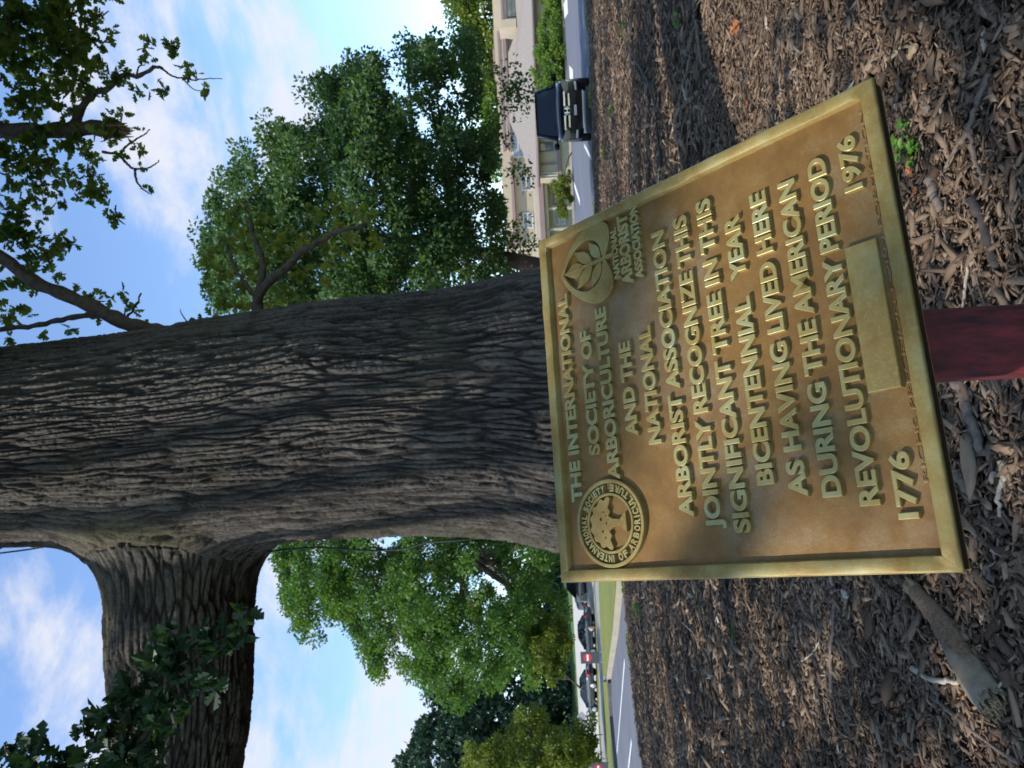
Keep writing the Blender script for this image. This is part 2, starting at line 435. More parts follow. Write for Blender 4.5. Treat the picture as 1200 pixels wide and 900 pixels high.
def tube(path, radii, seg=8, cap=True):
    P, T, A, B = frames(path); n = len(P); rr = np.broadcast_to(radii, n)
    th = np.linspace(0, 2 * math.pi, seg, endpoint=False)
    V = P[:, None] + rr[:, None, None] * (np.cos(th)[None, :, None] * A[:, None] + np.sin(th)[None, :, None] * B[:, None])
    V = V.reshape(-1, 3); F_ = []
    for i in range(n - 1):
        for j in range(seg):
            F_.append((i * seg + j, i * seg + (j + 1) % seg, (i + 1) * seg + (j + 1) % seg, (i + 1) * seg + j))
    if cap: F_ += [tuple(range(seg - 1, -1, -1)), tuple(range((n - 1) * seg, n * seg))]
    return V, F_


def spline(pts, n=20):
    P = np.asarray(pts, float); m_ = len(P)
    if m_ < 3: return P[0] + (P[-1] - P[0]) * np.linspace(0, 1, n)[:, None]
    Q = np.vstack([2 * P[0] - P[1], P, 2 * P[-1] - P[-2]]); out = []
    for t in np.linspace(0, m_ - 1 - 1e-6, n):
        i = int(t); u = t - i; a, b, c, d = Q[i], Q[i + 1], Q[i + 2], Q[i + 3]
        out.append(0.5 * ((2 * b) + (c - a) * u + (2 * a - 5 * b + 4 * c - d) * u * u + (3 * b - a - 3 * c + d) * u ** 3))
    return np.array(out)


# ------------------------------------------------------------------ numeric noise
def _h(i, j, k, s=0):
    n = (i.astype(np.int64) * 374761393 + j.astype(np.int64) * 668265263 + k.astype(np.int64) * 2147483647 + s * 1274126177) & 0xffffffff
    n = ((n ^ (n >> 13)) * 1274126177) & 0xffffffff
    n = (n ^ (n >> 16)) & 0xffffffff
    n = (n * 2246822519) & 0xffffffff
    return ((n ^ (n >> 15)) & 0xffffff) / float(0xffffff)


def vnoise(p, s=0):
    i = np.floor(p).astype(np.int64); f = p - i; f = f * f * (3 - 2 * f); r = 0
    for a in (0, 1):
        for b in (0, 1):
            for c in (0, 1):
                w = (f[:, 0] if a else 1 - f[:, 0]) * (f[:, 1] if b else 1 - f[:, 1]) * (f[:, 2] if c else 1 - f[:, 2])
                r = r + w * _h(i[:, 0] + a, i[:, 1] + b, i[:, 2] + c, s)
    return r


def fbm(p, o=3, s=0):
    r = 0; a = 0.5; t = 0
    for k in range(o):
        r = r + a * vnoise(p * 2 ** k, s + k * 7); t += a; a *= 0.5
    return r / t


def worley(p, s=0):
    i = np.floor(p).astype(np.int64); f1 = np.full(len(p), 9.0); f2 = f1.copy(); idv = f1.copy()
    for a in (-1, 0, 1):
        for b in (-1, 0, 1):
            for c in (-1, 0, 1):
                q = i + (a, b, c)
                d = (q[:, 0] + _h(q[:, 0], q[:, 1], q[:, 2], s) - p[:, 0]) ** 2 + (q[:, 1] + _h(q[:, 0], q[:, 1], q[:, 2], s + 1) - p[:, 1]) ** 2 + (q[:, 2] + _h(q[:, 0], q[:, 1], q[:, 2], s + 2) - p[:, 2]) ** 2
                d = np.sqrt(d); hid = _h(q[:, 0], q[:, 1], q[:, 2], s + 5)
                near = d < f1
                f2 = np.where(near, f1, np.minimum(f2, d)); idv = np.where(near, hid, idv); f1 = np.where(near, d, f1)
    return f1, f2, idv


def sstep(a, b, x):
    t = np.clip((x - a) / (b - a), 0, 1); return t * t * (3 - 2 * t)


def bark(c3, s, amp=1.0, cell=0.032, stretch=14.0):
    """c3: the point round the stem (two axes), s: metres along it. returns height, plate value"""
    p = np.stack([c3[:, 0], c3[:, 1], s], -1)
    w = np.stack([vnoise(p * (3, 3, 1.6), 3), vnoise(p * (3, 3, 1.6), 4), np.zeros(len(p))], -1) - 0.5
    w2 = np.stack([vnoise(p * (14, 14, 5), 13), vnoise(p * (14, 14, 5), 14), np.zeros(len(p))], -1) - 0.5
    q = p + w * 0.065 + w2 * 0.018
    f1, f2, idv = worley(q / (cell, cell, cell * stretch), 11)
    plate = sstep(0.0, 0.26, f2 - f1)
    g1, g2, idg = worley((q + w2 * 0.02) / (cell * 0.6, cell * 0.6, cell * 1.5), 31)
    small = sstep(0.0, 0.22, g2 - g1)
    ridge = 1 - np.abs(2 * fbm(q * (9, 9, 0.9), 2, 51) - 1) * 2.2
    fine = fbm(p * (60, 60, 22), 2, 71)
    h = plate * (0.62 + 0.38 * idv) * 1.0 + small * 0.30 * plate + np.clip(ridge, 0, 1) * 0.35 + fine * 0.30
    v = np.clip(plate * 0.50 + 0.15 * small + 0.35 * idg * plate + 0.9 * (fbm(p * (4, 4, 0.9), 3, 88) - 0.5), 0, 1)
    return amp * (h - 0.9) * 0.020, v


# ------------------------------------------------------------------ leaves
_half = [(0, 0.0), (.12, .05), (.22, .20), (.30, .24), (.36, .10), (.46, .28), (.57, .36), (.62, .14), (.74, .27), (.82, .22), (1, 0)]


def leaf_template(kind):
    if kind == 'oak':
        k = len(_half)
        V = [(x, y, abs(y) * 0.35 - 0.12 * x * x) for x, y in _half] + [(x, -y, abs(y) * 0.35 - 0.12 * x * x) for x, y in _half]
        return np.array(V), np.array(list(range(k)) + list(range(2 * k - 1, k - 1, -1))), np.array([k, k])
    if kind == 'simple':
        V = [(0, 0, 0), (.35, .26, .08), (.75, .2, .05), (1, 0, -.1), (.75, -.2, .05), (.35, -.26, .08)]
        return np.array(V), np.array([0, 1, 2, 3, 0, 3, 4, 5]), np.array([4, 4])
    V = [(0, 0, 0), (.5, .34, .1), (1, 0, 0), (.5, -.34, .1)]
    return np.array(V), np.array([0, 1, 2, 0, 2, 3]), np.array([3, 3])


def leaves(name, C, size, axis, mat, parent, kind='simple', var=None, jitter=0.35, upbias=0.9, r=rng):
    n = len(C); T, loops, sizes = leaf_template(kind)
    d = axis + r.normal(0, jitter, (n, 3)); d /= np.linalg.norm(d, axis=1)[:, None] + 1e-9
    nn = r.normal(0, 1, (n, 3)) + np.array([0, 0, upbias]); nn -= d * np.sum(nn * d, 1)[:, None]; nn /= np.linalg.norm(nn, axis=1)[:, None] + 1e-9
    b = np.cross(nn, d); s = np.broadcast_to(size, n)[:, None, None]
    wid = r.uniform(0.8, 1.2, (n, 1, 1))
    V = C[:, None] + s * (T[None, :, 0:1] * d[:, None] + wid * T[None, :, 1:2] * b[:, None] + T[None, :, 2:3] * nn[:, None])
    k = len(T); L_ = (loops[None] + (np.arange(n) * k)[:, None]).ravel(); S_ = np.tile(sizes, n)
    if var is None: var = r.uniform(0, 1, n)
    return fast(name, V.reshape(-1, 3), L_, mat, parent, sizes=S_, fattrs={'var': np.repeat(np.clip(var, 0, 1), len(sizes))})


def in_poly(P, poly):
    x, y = P[:, 0], P[:, 1]; inside = np.zeros(len(P), bool); n = len(poly); j = n - 1
    for i in range(n):
        xi, yi = poly[i]; xj, yj = poly[j]
        c = ((yi > y) != (yj > y)) & (x < (xj - xi) * (y - yi) / (yj - yi + 1e-12) + xi); inside ^= c; j = i
    return inside


def edge_dist(P, poly):
    d = np.full(len(P), 1e9); n = len(poly)
    for i in range(n):
        a = np.array(poly[i], float); b = np.array(poly[(i + 1) % n], float); ab = b - a
        t = np.clip(((P - a) @ ab) / (ab @ ab + 1e-9), 0, 1); d = np.minimum(d, np.linalg.norm(P - (a + t[:, None] * ab), axis=1))
    return d


def volume_points(poly, Y, depth, n, r):
    """points in a rounded volume whose outline, seen from the path, is poly"""
    P = np.array(poly, float); lo, hi = P.min(0), P.max(0); out = []
    while len(out) < n:
        q = r.uniform(lo, hi, (n * 2, 2)); q = q[in_poly(q, poly)]; out = q if len(out) == 0 else np.vstack([out, q])
    q = out[:n]; e = edge_dist(q, poly); e = np.clip(e / (e.max() + 1e-9), 0, 1)
    half = depth * np.sqrt(np.clip(1 - (1 - e) ** 2, 0, 1)) + depth * 0.08
    t = r.uniform(-1, 1, n); t = np.sign(t) * np.abs(t) ** 0.5
    y = Y + t * half
    return np.array([at(a, b, c) for (a, b), c in zip(q, y)])


def crown(parent, poly, Y, depth, nclump, clump_r, per, size, mat, seed, kind='rhomb', flat=0.7, extra=None, upbias=0.9):
    r = np.random.default_rng(seed)
    lob = volume_points(poly, Y, depth, max(6, int(nclump / 4.2)), r); m_ = max(4, int(nclump / len(lob)))
    o = r.normal(0, 1, (len(lob), m_, 3)); o /= np.linalg.norm(o, axis=2)[..., None]; o[..., 2] = np.where(o[..., 2] < -.25, -o[..., 2] * .6, o[..., 2])
    C = (lob[:, None] + o * (clump_r * 1.55) * r.uniform(.6, 1.25, (len(lob), 1, 1)) * np.array([1, 1, .8]) * r.uniform(.55, 1.1, (len(lob), m_, 1))).reshape(-1, 3)
    q = project(C); C = C[in_poly(q, poly) | (edge_dist(q, poly) < 5)]
    if extra is not None: C = np.vstack([C, extra])
    n = len(C); rad = clump_r * r.uniform(0.4, 0.95, n)
    if extra is not None: rad[-len(extra):] *= 0.75
    o = r.normal(0, 1, (n, per, 3)); o /= np.linalg.norm(o, axis=2)[..., None]
    o *= (r.uniform(0, 1, (n, per, 1)) ** 0.4)
    off = o * rad[:, None, None] * np.array([1, 1, flat])
    P = (C[:, None] + off).reshape(-1, 3)
    cv = np.repeat(r.uniform(0, 1, n), per)
    var = 0.45 * cv + 0.55 * r.uniform(0, 1, n * per)
    ax = o.reshape(-1, 3) + np.array([0, 0, -0.25])
    if extra is not None:
        k = (np.arange(n * per) < (n - len(extra)) * per) | (r.uniform(size=n * per) < 0.16); P = P[k]; var = var[k]; ax = ax[k]
    leaves('crown', P, size * r.uniform(0.7, 1.3, len(P)), ax, mat, parent, kind, var, 0.6, upbias, r)
    return C


def limbs_to(parent, base, fork, C, k, r0, seed, name='limb'):
    r = np.random.default_rng(seed); mb = MB(); pick = r.choice(len(C), k, replace=False)
    for i in pick:
        e = C[i]; s = base + (fork - base) * r.uniform(0.45, 1.0); midp = (s + e) / 2 + r.normal(0, 0.06, 3) * np.linalg.norm(e - s) + np.array([0, 0, -0.05 * np.linalg.norm(e - s)])
        p = spline([s, midp, e], 7); mb.tube(p, np.linspace(r0 * r.uniform(0.3, 0.6), r0 * 0.05, 7), 6, False)
    return mb.build(name, 'tree_bark', parent, True)


# ================================================================== THE SETTING
def sheet(name, pts, mat, z=None, kind='structure', thick=0.0, parent=None):
    P = [tuple(p) if z is None else (p[0], p[1], z) for p in pts]; n = len(P)
    if not thick:
        o = mk(name, P, [tuple(range(n))], mat, parent)
    else:
        Q = [(x, y, q - thick) for x, y, q in P]
        o = mk(name, P + Q, [tuple(range(n)), tuple(range(2 * n - 1, n - 1, -1))] + [(i, i + n, (i + 1) % n + n, (i + 1) % n) for i in range(n)], mat, parent)
    # keep normals up
    if kind: o['kind'] = kind
    return o


sheet('ground', [(-900, -300, -0.12), (900, -300, -0.12), (900, 1500, -0.12), (-900, 1500, -0.12)], 'far_grass')
gp = lambda pts, z=0.0: [tuple(G(a, b, z)) for a, b in pts]

EDGE = np.array([[-60, 12.0], [-14, 14.5], [G(757, 905)[0], G(757, 905)[1]], [G(741, 790)[0], G(741, 790)[1]], [G(733, 700)[0], G(733, 700)[1]], [0, 21.6],
                 [G(695, 200)[0], G(695, 200)[1]], [G(692, 60)[0], G(692, 60)[1]], [30, 24.5], [60, 26]])


def edge_y(x): return np.interp(x, EDGE[:, 0], EDGE[:, 1])


sheet('road', [(-90, 10, -0.03), (90, 10, -0.03), (90, 54, -0.03), (8, 54, -0.03), (-3, 54, -0.03), (-90, 54, -0.03)], 'asphalt')


def mulch_height(X, Y):
    p = np.stack([X, Y, X * 0], -1)
    return 0.05 + 0.10 * (fbm(p * 0.35, 2, 5) - 0.5) + 0.05 * (fbm(p * 1.6, 3, 9) - 0.5)


def build_mulch():
    nx, ny = 420, 460
    u = np.linspace(-1, 1, nx); X = np.sign(u) * (np.abs(u) ** 1.5) * 45
    t = np.linspace(0, 1, ny) ** 1.4
    XX, TT = np.meshgrid(X, t); ed = edge_y(XX) + 0.35 * (fbm(np.stack([XX.ravel() * 0.9, XX.ravel() * 0, XX.ravel() * 0], -1), 3, 2).reshape(XX.shape) - 0.5)
    YY = -5 + (ed + 5) * TT
    Z = mulch_height(XX.ravel(), YY.ravel()) + 0.03 * (fbm(np.stack([XX.ravel(), YY.ravel(), XX.ravel() * 0], -1) * 12, 2, 20) - 0.5)
    Z = Z.reshape(XX.shape); k = sstep(0, 0.5, ed - YY); Z = Z * k - 0.05 * (1 - k)
    V = np.stack([XX, YY, Z], -1).reshape(-1, 3)
    i = np.arange(nx * ny).reshape(ny, nx); Q = np.stack([i[:-1, :-1], i[:-1, 1:], i[1:, 1:], i[1:, :-1]], -1).reshape(-1, 4)
    o = fast('mulch_bed', V, Q, 'mulch_bed', smooth=True); o['kind'] = 'structure'


build_mulch()


def chips(name, n, ylo, yhi, length, seed, label, wide=0.72, zoff=0.0, yp=1.0):
    r = np.random.default_rng(seed)
    y = ylo + (yhi - ylo) * r.uniform(0, 1, n * 2) ** yp; x = r.uniform(-1, 1, n * 2) * (wide * y + 0.5)
    k = y < edge_y(x) - 0.02; x, y = x[k][:n], y[k][:n]; n = len(x)
    z = mulch_height(x, y) * sstep(0, 0.5, edge_y(x) - y) + r.uniform(-0.012, 0.035, n) + zoff
    Ls = length * np.exp(np.clip(r.normal(0, 0.42, n), -1, 0.9)); Wd = Ls * np.clip(r.normal(0.20, 0.09, n), 0.07, 0.5); Th = np.minimum(Wd * r.uniform(0.25, 0.7, n), 0.016)
    a = r.uniform(0, 2 * math.pi, n); tilt = r.normal(0, 0.22, n)
    d = np.stack([np.cos(a) * np.cos(tilt), np.sin(a) * np.cos(tilt), np.sin(tilt)], -1)
    nn = np.stack([r.normal(0, .3, n), r.normal(0, .3, n), np.ones(n)], -1); nn -= d * np.sum(nn * d, 1)[:, None]; nn /= np.linalg.norm(nn, axis=1)[:, None]
    b = np.cross(nn, d)
    # ten-vertex sliver: two ends, a slightly bent waist
    T = np.array([(-.5, -.5, -.5), (-.5, .5, -.5), (-.5, .3, .5), (-.5, -.4, .5), (0.05, -.6, -.4), (0.05, .6, -.4), (0.05, .45, .6), (0.05, -.45, .6), (.5, -.25, -.4), (.5, .25, -.4), (.5, .15, .3), (.5, -.2, .3)], float)
    Fq = np.array([(0, 1, 2, 3), (0, 4, 5, 1), (1, 5, 6, 2), (2, 6, 7, 3), (3, 7, 4, 0), (4, 8, 9, 5), (5, 9, 10, 6), (6, 10, 11, 7), (7, 11, 8, 4), (8, 11, 10, 9)])
    J = T[None] + r.normal(0, 0.10, (n, 12, 3)); bend = r.normal(0, 0.16, n)
    J[:, 4:8, 1] += bend[:, None] / 0.5
    J[:, :4, 0] += r.uniform(-.15, .15, (n, 4)); J[:, 8:, 0] += r.uniform(-.2, .12, (n, 4))
    V = np.stack([x, y, z], -1)[:, None] + J[..., 0:1] * (Ls[:, None, None] * d[:, None]) + J[..., 1:2] * (Wd[:, None, None] * b[:, None]) + J[..., 2:3] * (Th[:, None, None] * nn[:, None])
    Q = (Fq[None] + (np.arange(n) * 12)[:, None, None]).reshape(-1, 4)
    patch = fbm(np.stack([x, y, x * 0], -1) * 1.3, 2, 77)
    var = np.clip(r.beta(1.7, 2.0, n) * 0.9 + (patch - 0.5) * 0.5 + (r.uniform(0, 1, n) > 0.97) * 0.3, 0, 1)
    o = fast(name, V.reshape(-1, 3), Q, 'mulch_chip', fattrs={'var': np.repeat(var, 10)})
    return tag(o, label, 'wood chips', None, 'stuff')


chips('wood_chip_mulch', 105000, 1.5, 6.0, 0.040, 1, 'brown shredded wood chips covering the ground around the sign post', 0.62, 0.0, 0.75)
chips('wood_chip_mulch', 70000, 5.5, 23.0, 0.070, 2, 'brown wood chips carpeting the ground out to the road edge', 0.62, 0.0, 0.8)

chips('wood_chip_mulch', 60000, 1.5, 5.0, 0.017, 3, 'fine wood dust and splinters between the larger chips', 0.62, 0.006, 0.7)
chips('wood_chip_mulch', 1500, 1.6, 9.0, 0.085, 4, 'scattered long coarse wood strips lying over the finer chips', 0.62, 0.012, 0.8)

# kerbs, verge, path, lot on the left
sheet('grass_island', gp([(721, 640), (721, 692), (717, 740), (711, 788), (706.5, 792), (703.5, 740), (701.5, 690), (700.5, 640)], 0.10), 'lawn', thick=0.2)


def strip(name, pts, w, h, mat, z0=-0.03):
    P = np.array([G(a, b, h) for a, b in pts]); _, T, A, B = frames(P); s = np.cross(T, (0, 0, 1)); s /= np.linalg.norm(s, axis=1)[:, None]
    V = []; n = len(P)
    for p, q in zip(P, s):
        V += [p + q * w / 2, p - q * w / 2, (*(p + q * w / 2)[:2], z0), (*(p - q * w / 2)[:2], z0)]
    F_ = []
    for i in range(n - 1):
        a = i * 4; b = a + 4; F_ += [(a, b, b + 1, a + 1), (a, a + 2, b + 2, b), (a + 1, b + 1, b + 3, a + 3)]
    F_ += [(0, 1, 3, 2), ((n - 1) * 4, (n - 1) * 4 + 2, (n - 1) * 4 + 3, (n - 1) * 4 + 1)]
    o = mk(name, V, F_, mat); o['kind'] = 'structure'; return o


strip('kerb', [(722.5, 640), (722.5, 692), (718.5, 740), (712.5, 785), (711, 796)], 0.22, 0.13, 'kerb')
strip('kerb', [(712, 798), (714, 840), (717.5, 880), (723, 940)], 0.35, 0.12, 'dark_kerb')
sheet('grass_verge', gp([(711.5, 799), (717, 880), (721, 930), (713, 930), (708.5, 850), (706, 799)], 0.09), 'lawn', thick=0.15)
sheet('path', gp([(706, 640), (707.5, 797), (710, 850), (714, 930), (708, 930), (703, 850), (700.5, 740), (697, 690), (696.5, 640)], 0.04), 'concrete', thick=0.1)
sheet('grass_verge', gp([(696, 640), (697, 690), (700, 740), (702, 850), (707, 930), (705, 930), (700.5, 850), (699, 740), (695.5, 640)], 0.06), 'lawn', thick=0.1)
# the car park climbs away from the path
LOTA, LOTB = 56.0, 104.0


def lot(px, py):
    d = ray(px, py); z0, z1 = -0.1, 1.75
    k = (z1 - z0) / (LOTB - LOTA)   # z = z0 + k (Y - LOTA)
    t = (CAM_H - z0 + k * LOTA) / (k * d[1] - d[2]); return CAM + d * t


sheet('parking_lot', [(-90, LOTA, -0.1), (4, LOTA, -0.1), (4, LOTB, 1.75), (-90, LOTB, 1.75)], 'lot_concrete')
sheet('hill', [(-160, LOTB, 1.7), (10, LOTB, 1.7), (10, 150, 6.5), (-160, 150, 7.5)], 'far_grass')


def dash(pts, w):
    P = [G(a, b, 0) for a, b in pts]; a, b = np.array(P[0]), np.array(P[1]); t = b - a; t /= np.linalg.norm(t); s = np.array([-t[1], t[0], 0]) * w / 2
    q = [a + s, a - s, b - s, b + s]
    o = mk('lane_marking', [(x, y, -0.022) for x, y, z in q], [(0, 1, 2, 3)], 'lane_paint'); o['kind'] = 'structure'


dash([(731, 774), (722.5, 882)], 0.16); dash([(739, 868), (733, 925)], 0.16)
dash([(664.5, 5), (660, 15)], 0.9); dash([(667, 84), (671, 90)], 0.7); dash([(672.5, 216), (679, 237)], 0.35); dash([(684, 170), (692, 186)], 0.14); dash([(688, 80), (687, 92)], 0.14)
strip('kerb', [(657.5, -10), (661, 60), (665, 120), (668, 200), (673, 300)], 0.4, 0.10, 'kerb')

# ================================================================== THE OAK
TC = (0.0, 5.0)
rows = np.array([[-260, 440, 655], [0, 408, 641], [100, 398, 637], [200, 384, 636], [300, 366, 634], [400, 351, 628], [500, 343, 626], [560, 335, 628], [600, 325, 632], [640, 317, 645]])
zz = []; xl = []; xr = []
for px, a, b in rows:
    pr = at(px, a, 5.0); pl_ = at(px, b, 5.0); zz.append((pr[2] + pl_[2]) / 2); xr.append(pr[0]); xl.append(pl_[0])
zz = np.array(zz)[::-1]; xl = np.array(xl)[::-1]; xr = np.array(xr)[::-1]
zz = np.concatenate([[-0.2, 0.1, 0.6, 1.0], zz, [9.5]])
base_c = (xl[0] + xr[0]) / 2; base_r = (xr[0] - xl[0]) / 2
cx_ = np.concatenate([[base_c] * 4, (xl + xr) / 2, [(xl[-1] + xr[-1]) / 2 - 0.2]])
rad_ = np.concatenate([[base_r + 0.16, base_r + 0.13, base_r + 0.08, base_r + 0.04], (xr - xl) / 2, [0.50]]) * 0.985


def trunk_c(z): return np.interp(z, zz, cx_), np.full(np.shape(z), 5.0)


limb_path = spline([at(212, 560, 5.05), at(211, 640, 4.98), at(210, 700, 4.9), at(211, 770, 4.82), at(212, 850, 4.75), at(200, 960, 4.6), at(165, 1120, 4.4), at(110, 1350, 4.2), at(60, 1600, 4.0)], 330)
LIMB_Z = limb_path[40][2]

oak = thing('oak_tree', (TC[0], TC[1], 0), 'huge old oak with deeply furrowed grey bark standing behind the bronze plaque', 'tree')


BL = 0.42


def trunk_dist(P):
    return np.hypot(P[:, 0] - np.interp(P[:, 2], zz, cx_), P[:, 1] - 5.0) - np.interp(P[:, 2], zz, rad_)


def limb_dist(P):
    L_ = limb_path[::4]; near = (P[:, 0] < 0.2) & (np.abs(P[:, 2] - LIMB_Z) < 1.6); d = np.full(len(P), 9.0); Q = P[near]
    if len(Q):
        best = np.full(len(Q), 9.0)
        for a, b in zip(L_[:26], L_[1:27]):
            ab = b - a; t = np.clip(((Q - a) @ ab) / (ab @ ab), 0, 1); best = np.minimum(best, np.linalg.norm(Q - (a + t[:, None] * ab), axis=1))
        d[near] = best - 0.455
    return d


def blend_out(P, dist):
    t = dist(P); s_ = np.zeros(len(P))
    for _ in range(4): s_ = np.maximum(BL - np.abs(s_ - np.abs(t)), 0) ** 2 / BL / 4
    return s_


def build_trunk():
    nt, nz = 840, 860
    th = np.linspace(0, 2 * math.pi, nt, endpoint=False); z = np.concatenate([np.linspace(-0.15, 5.5, nz - 60), np.linspace(5.52, 9.4, 60)])
    Z, TH = np.meshgrid(z, th, indexing='ij'); Zf = Z.ravel(); Tf = TH.ravel()
    cx, cy = trunk_c(Zf); r = np.interp(Zf, zz, rad_)
    # soft the linear interpolation
    k = np.ones(41) / 41; rs = np.convolve(np.pad(np.interp(z, zz, rad_), 20, 'edge'), k, 'valid'); cs = np.convolve(np.pad(np.interp(z, zz, cx_), 20, 'edge'), k, 'valid')
    r = np.repeat(rs, nt); cx = np.repeat(cs, nt)
    u = np.stack([np.cos(Tf), np.sin(Tf)], -1)
    lump = fbm(np.stack([u[:, 0] * 1.2, u[:, 1] * 1.2, Zf * 0.7], -1) + 9, 3, 90) - 0.5
    root = np.exp(-np.clip(Zf, 0, 9) / 0.55) * (0.07 * np.cos(5 * Tf + 0.8) + 0.04 * np.cos(8 * Tf))
    r = r + 0.10 * lump * sstep(0, 1, np.abs(lump) * 4) + root
    # the collar where the limb leaves: a swelling on the -x side
    dth = np.angle(np.exp(1j * (Tf - math.pi * 1.02)))
    dz = (Zf - LIMB_Z)
    r = r + 0.05 * np.exp(-(dth / 0.62) ** 2 - (dz / 0.52) ** 2)
    r = r + blend_out(np.stack([cx + u[:, 0] * r, 5.0 + u[:, 1] * r, Zf], -1), limb_dist)
    # a healed knot on the right
    dk = np.angle(np.exp(1j * (Tf - R(300)))); knot = np.exp(-(dk * r / 0.13) ** 2 - ((Zf - 2.75) / 0.15) ** 2); r = r + 0.05 * knot - 0.06 * np.exp(-(dk * r / 0.05) ** 2 - ((Zf - 2.75) / 0.06) ** 2)
    c3 = u * np.interp(Zf, [0, 9], [0.9, 0.8])[:, None]
    sw = Zf + 0.25 * np.exp(-(dth / 0.5) ** 2) * np.exp(-(dz / 0.7) ** 2)
    h, v = bark(c3, sw, 1.25)
    rr = r + h
    V = np.stack([cx + u[:, 0] * rr, 5.0 + u[:, 1] * rr, Zf], -1)
    i = np.arange(nt * len(z)).reshape(len(z), nt); j = np.roll(i, -1, 1)
    Q = np.stack([i[:-1], j[:-1], j[1:], i[1:]], -1).reshape(-1, 4)
    lich = np.exp(-(np.angle(np.exp(1j * (Tf - R(222)))) / 0.42) ** 2 - ((Zf - LIMB_Z - 0.05) / 0.75) ** 2) * 1.1
    fast('trunk', V, Q, 'oak_bark', oak, True, attrs={'plate': v, 'lichen': lich})


def build_limb():
    P, T, A, B = frames(limb_path); n = len(P); nt = 420
    # arc length and a radius that flares into the trunk
    s = np.concatenate([[0], np.cumsum(np.linalg.norm(np.diff(P, axis=0), axis=1))])
    tx = np.interp(P[:, 2], zz, cx_) - np.interp(P[:, 2], zz, rad_)
    sg = tx - P[:, 0]; out = np.maximum(0, sg)          # distance left of the trunk's edge
    r = np.interp(out, [0, 0.3, 0.7, 1.1, 1.8, 3, 6, 9], [0.465, 0.45, 0.44, 0.40, 0.345, 0.29, 0.2, 0.13])
    r = r * np.clip(1 + np.minimum(0, sg + .05) * 1.6, .25, 1); fl = 0.03 * np.exp(-out / 0.06) * np.clip(1 + np.minimum(0, sg) * 4, 0, 1)
    # densify
    sd = np.concatenate([np.linspace(0, 3.2, 520), np.linspace(3.21, s[-1], 140)])
    I = lambda a: np.stack([np.interp(sd, s, a[:, k]) for k in range(3)], -1)
    P2, A2, B2 = I(P), I(A), I(B); r2 = np.interp(sd, s, r); fl2 = np.interp(sd, s, fl); n2 = len(sd)
    th = np.linspace(0, 2 * math.pi, nt, endpoint=False)
    S, TH = np.meshgrid(sd, th, indexing='ij'); Sf, Tf = S.ravel(), TH.ravel(); u = np.stack([np.cos(Tf), np.sin(Tf)], -1)
    h, v = bark(u * 0.45 + 7, Sf * 1.0 + 3, 1.0, 0.036, 8)
    lump = fbm(np.stack([u[:, 0], u[:, 1], Sf * 1.3], -1) + 4, 3, 190) - 0.5
    uz = u[:, 0] * np.repeat(A2[:, 2], nt) + u[:, 1] * np.repeat(B2[:, 2], nt)
    rr = np.repeat(r2, nt) + h + 0.08 * lump + np.repeat(fl2, nt) * (0.42 + 0.58 * uz * uz)
    dirv = u[:, :1] * np.repeat(A2, nt, 0) + u[:, 1:] * np.repeat(B2, nt, 0)
    rr = rr + blend_out(np.repeat(P2, nt, 0) + rr[:, None] * dirv, trunk_dist)
    V = np.repeat(P2, nt, 0) + rr[:, None] * (u[:, :1] * np.repeat(A2, nt, 0) + u[:, 1:] * np.repeat(B2, nt, 0))
    i = np.arange(nt * n2).reshape(n2, nt); j = np.roll(i, -1, 1)
    Q = np.stack([i[:-1], i[1:], j[1:], j[:-1]], -1).reshape(-1, 4)
    up_ = V[:, 2] - np.repeat(P2[:, 2], nt); lich = sstep(0.0, 0.3, up_) * np.exp(-((Sf - 0.9) / 0.6) ** 2) * 0.9
    fast('limb', V, Q, 'oak_bark', oak, True, attrs={'plate': v, 'lichen': lich})


build_trunk(); build_limb()


def bough(name, pts, r0, r1, seg=10, rough=0.0, mat='branch_bark', n=26):
    P = spline(pts, n); rr = np.linspace(r0, r1, n)
    if rough:
        r = np.random.default_rng(int(abs(P[0][0]) * 100)); P = P + r.normal(0, rough, P.shape) * np.linspace(0.2, 1, n)[:, None]
    V, F_ = tube(P, rr * (1 + 0.12 * np.sin(np.arange(n) * 2.1)), seg)
    return mk(name, V, F_, mat, oak, True)


pp = lambda L_, Y: [at(a, b, Y + (0 if len(c) == 0 else c[0])) for a, b, *c in L_]
# boughs in view, upper right of the tree
bough('bough', pp([(215, 400, -.1), (190, 390), (165, 384), (140, 376), (110, 360), (75, 345), (40, 330), (0, 300), (-60, 270)], 5.25), 0.058, 0.042, 12, 0.006)
bough('bough', pp([(130, 368), (90, 371), (50, 380), (5, 386), (-40, 400)], 5.3), 0.022, 0.016, 8, 0.006)
bough('bough', pp([(112, 368), (135, 371), (152, 368), (165, 345)], 5.3), 0.016, 0.006, 8, 0.004)
bough('broken_bough', pp([(-90, 120, 1), (-30, 146, .5), (0, 152), (60, 153), (100, 150), (142, 152)], 6.0), 0.065, 0.06, 14, 0.006)
def splinters(px, py, Y, r0, seed):
    r = np.random.default_rng(seed); c = at(px, py, Y); d = at(px + 10, py, Y) - at(px - 10, py, Y); d /= np.linalg.norm(d); mb = MB()
    for k in range(46):
        o = r.normal(0, 1, 3); o -= d * (o @ d); o *= r0 * r.uniform(.1, .95) / np.linalg.norm(o); q = c + o
        mb.tube([q - d * .12, q + d * .01, q + d * r.uniform(.0, .11)], [.014, .011, .003], 5)
    mb.build('broken_end', 'splintered_wood', oak)


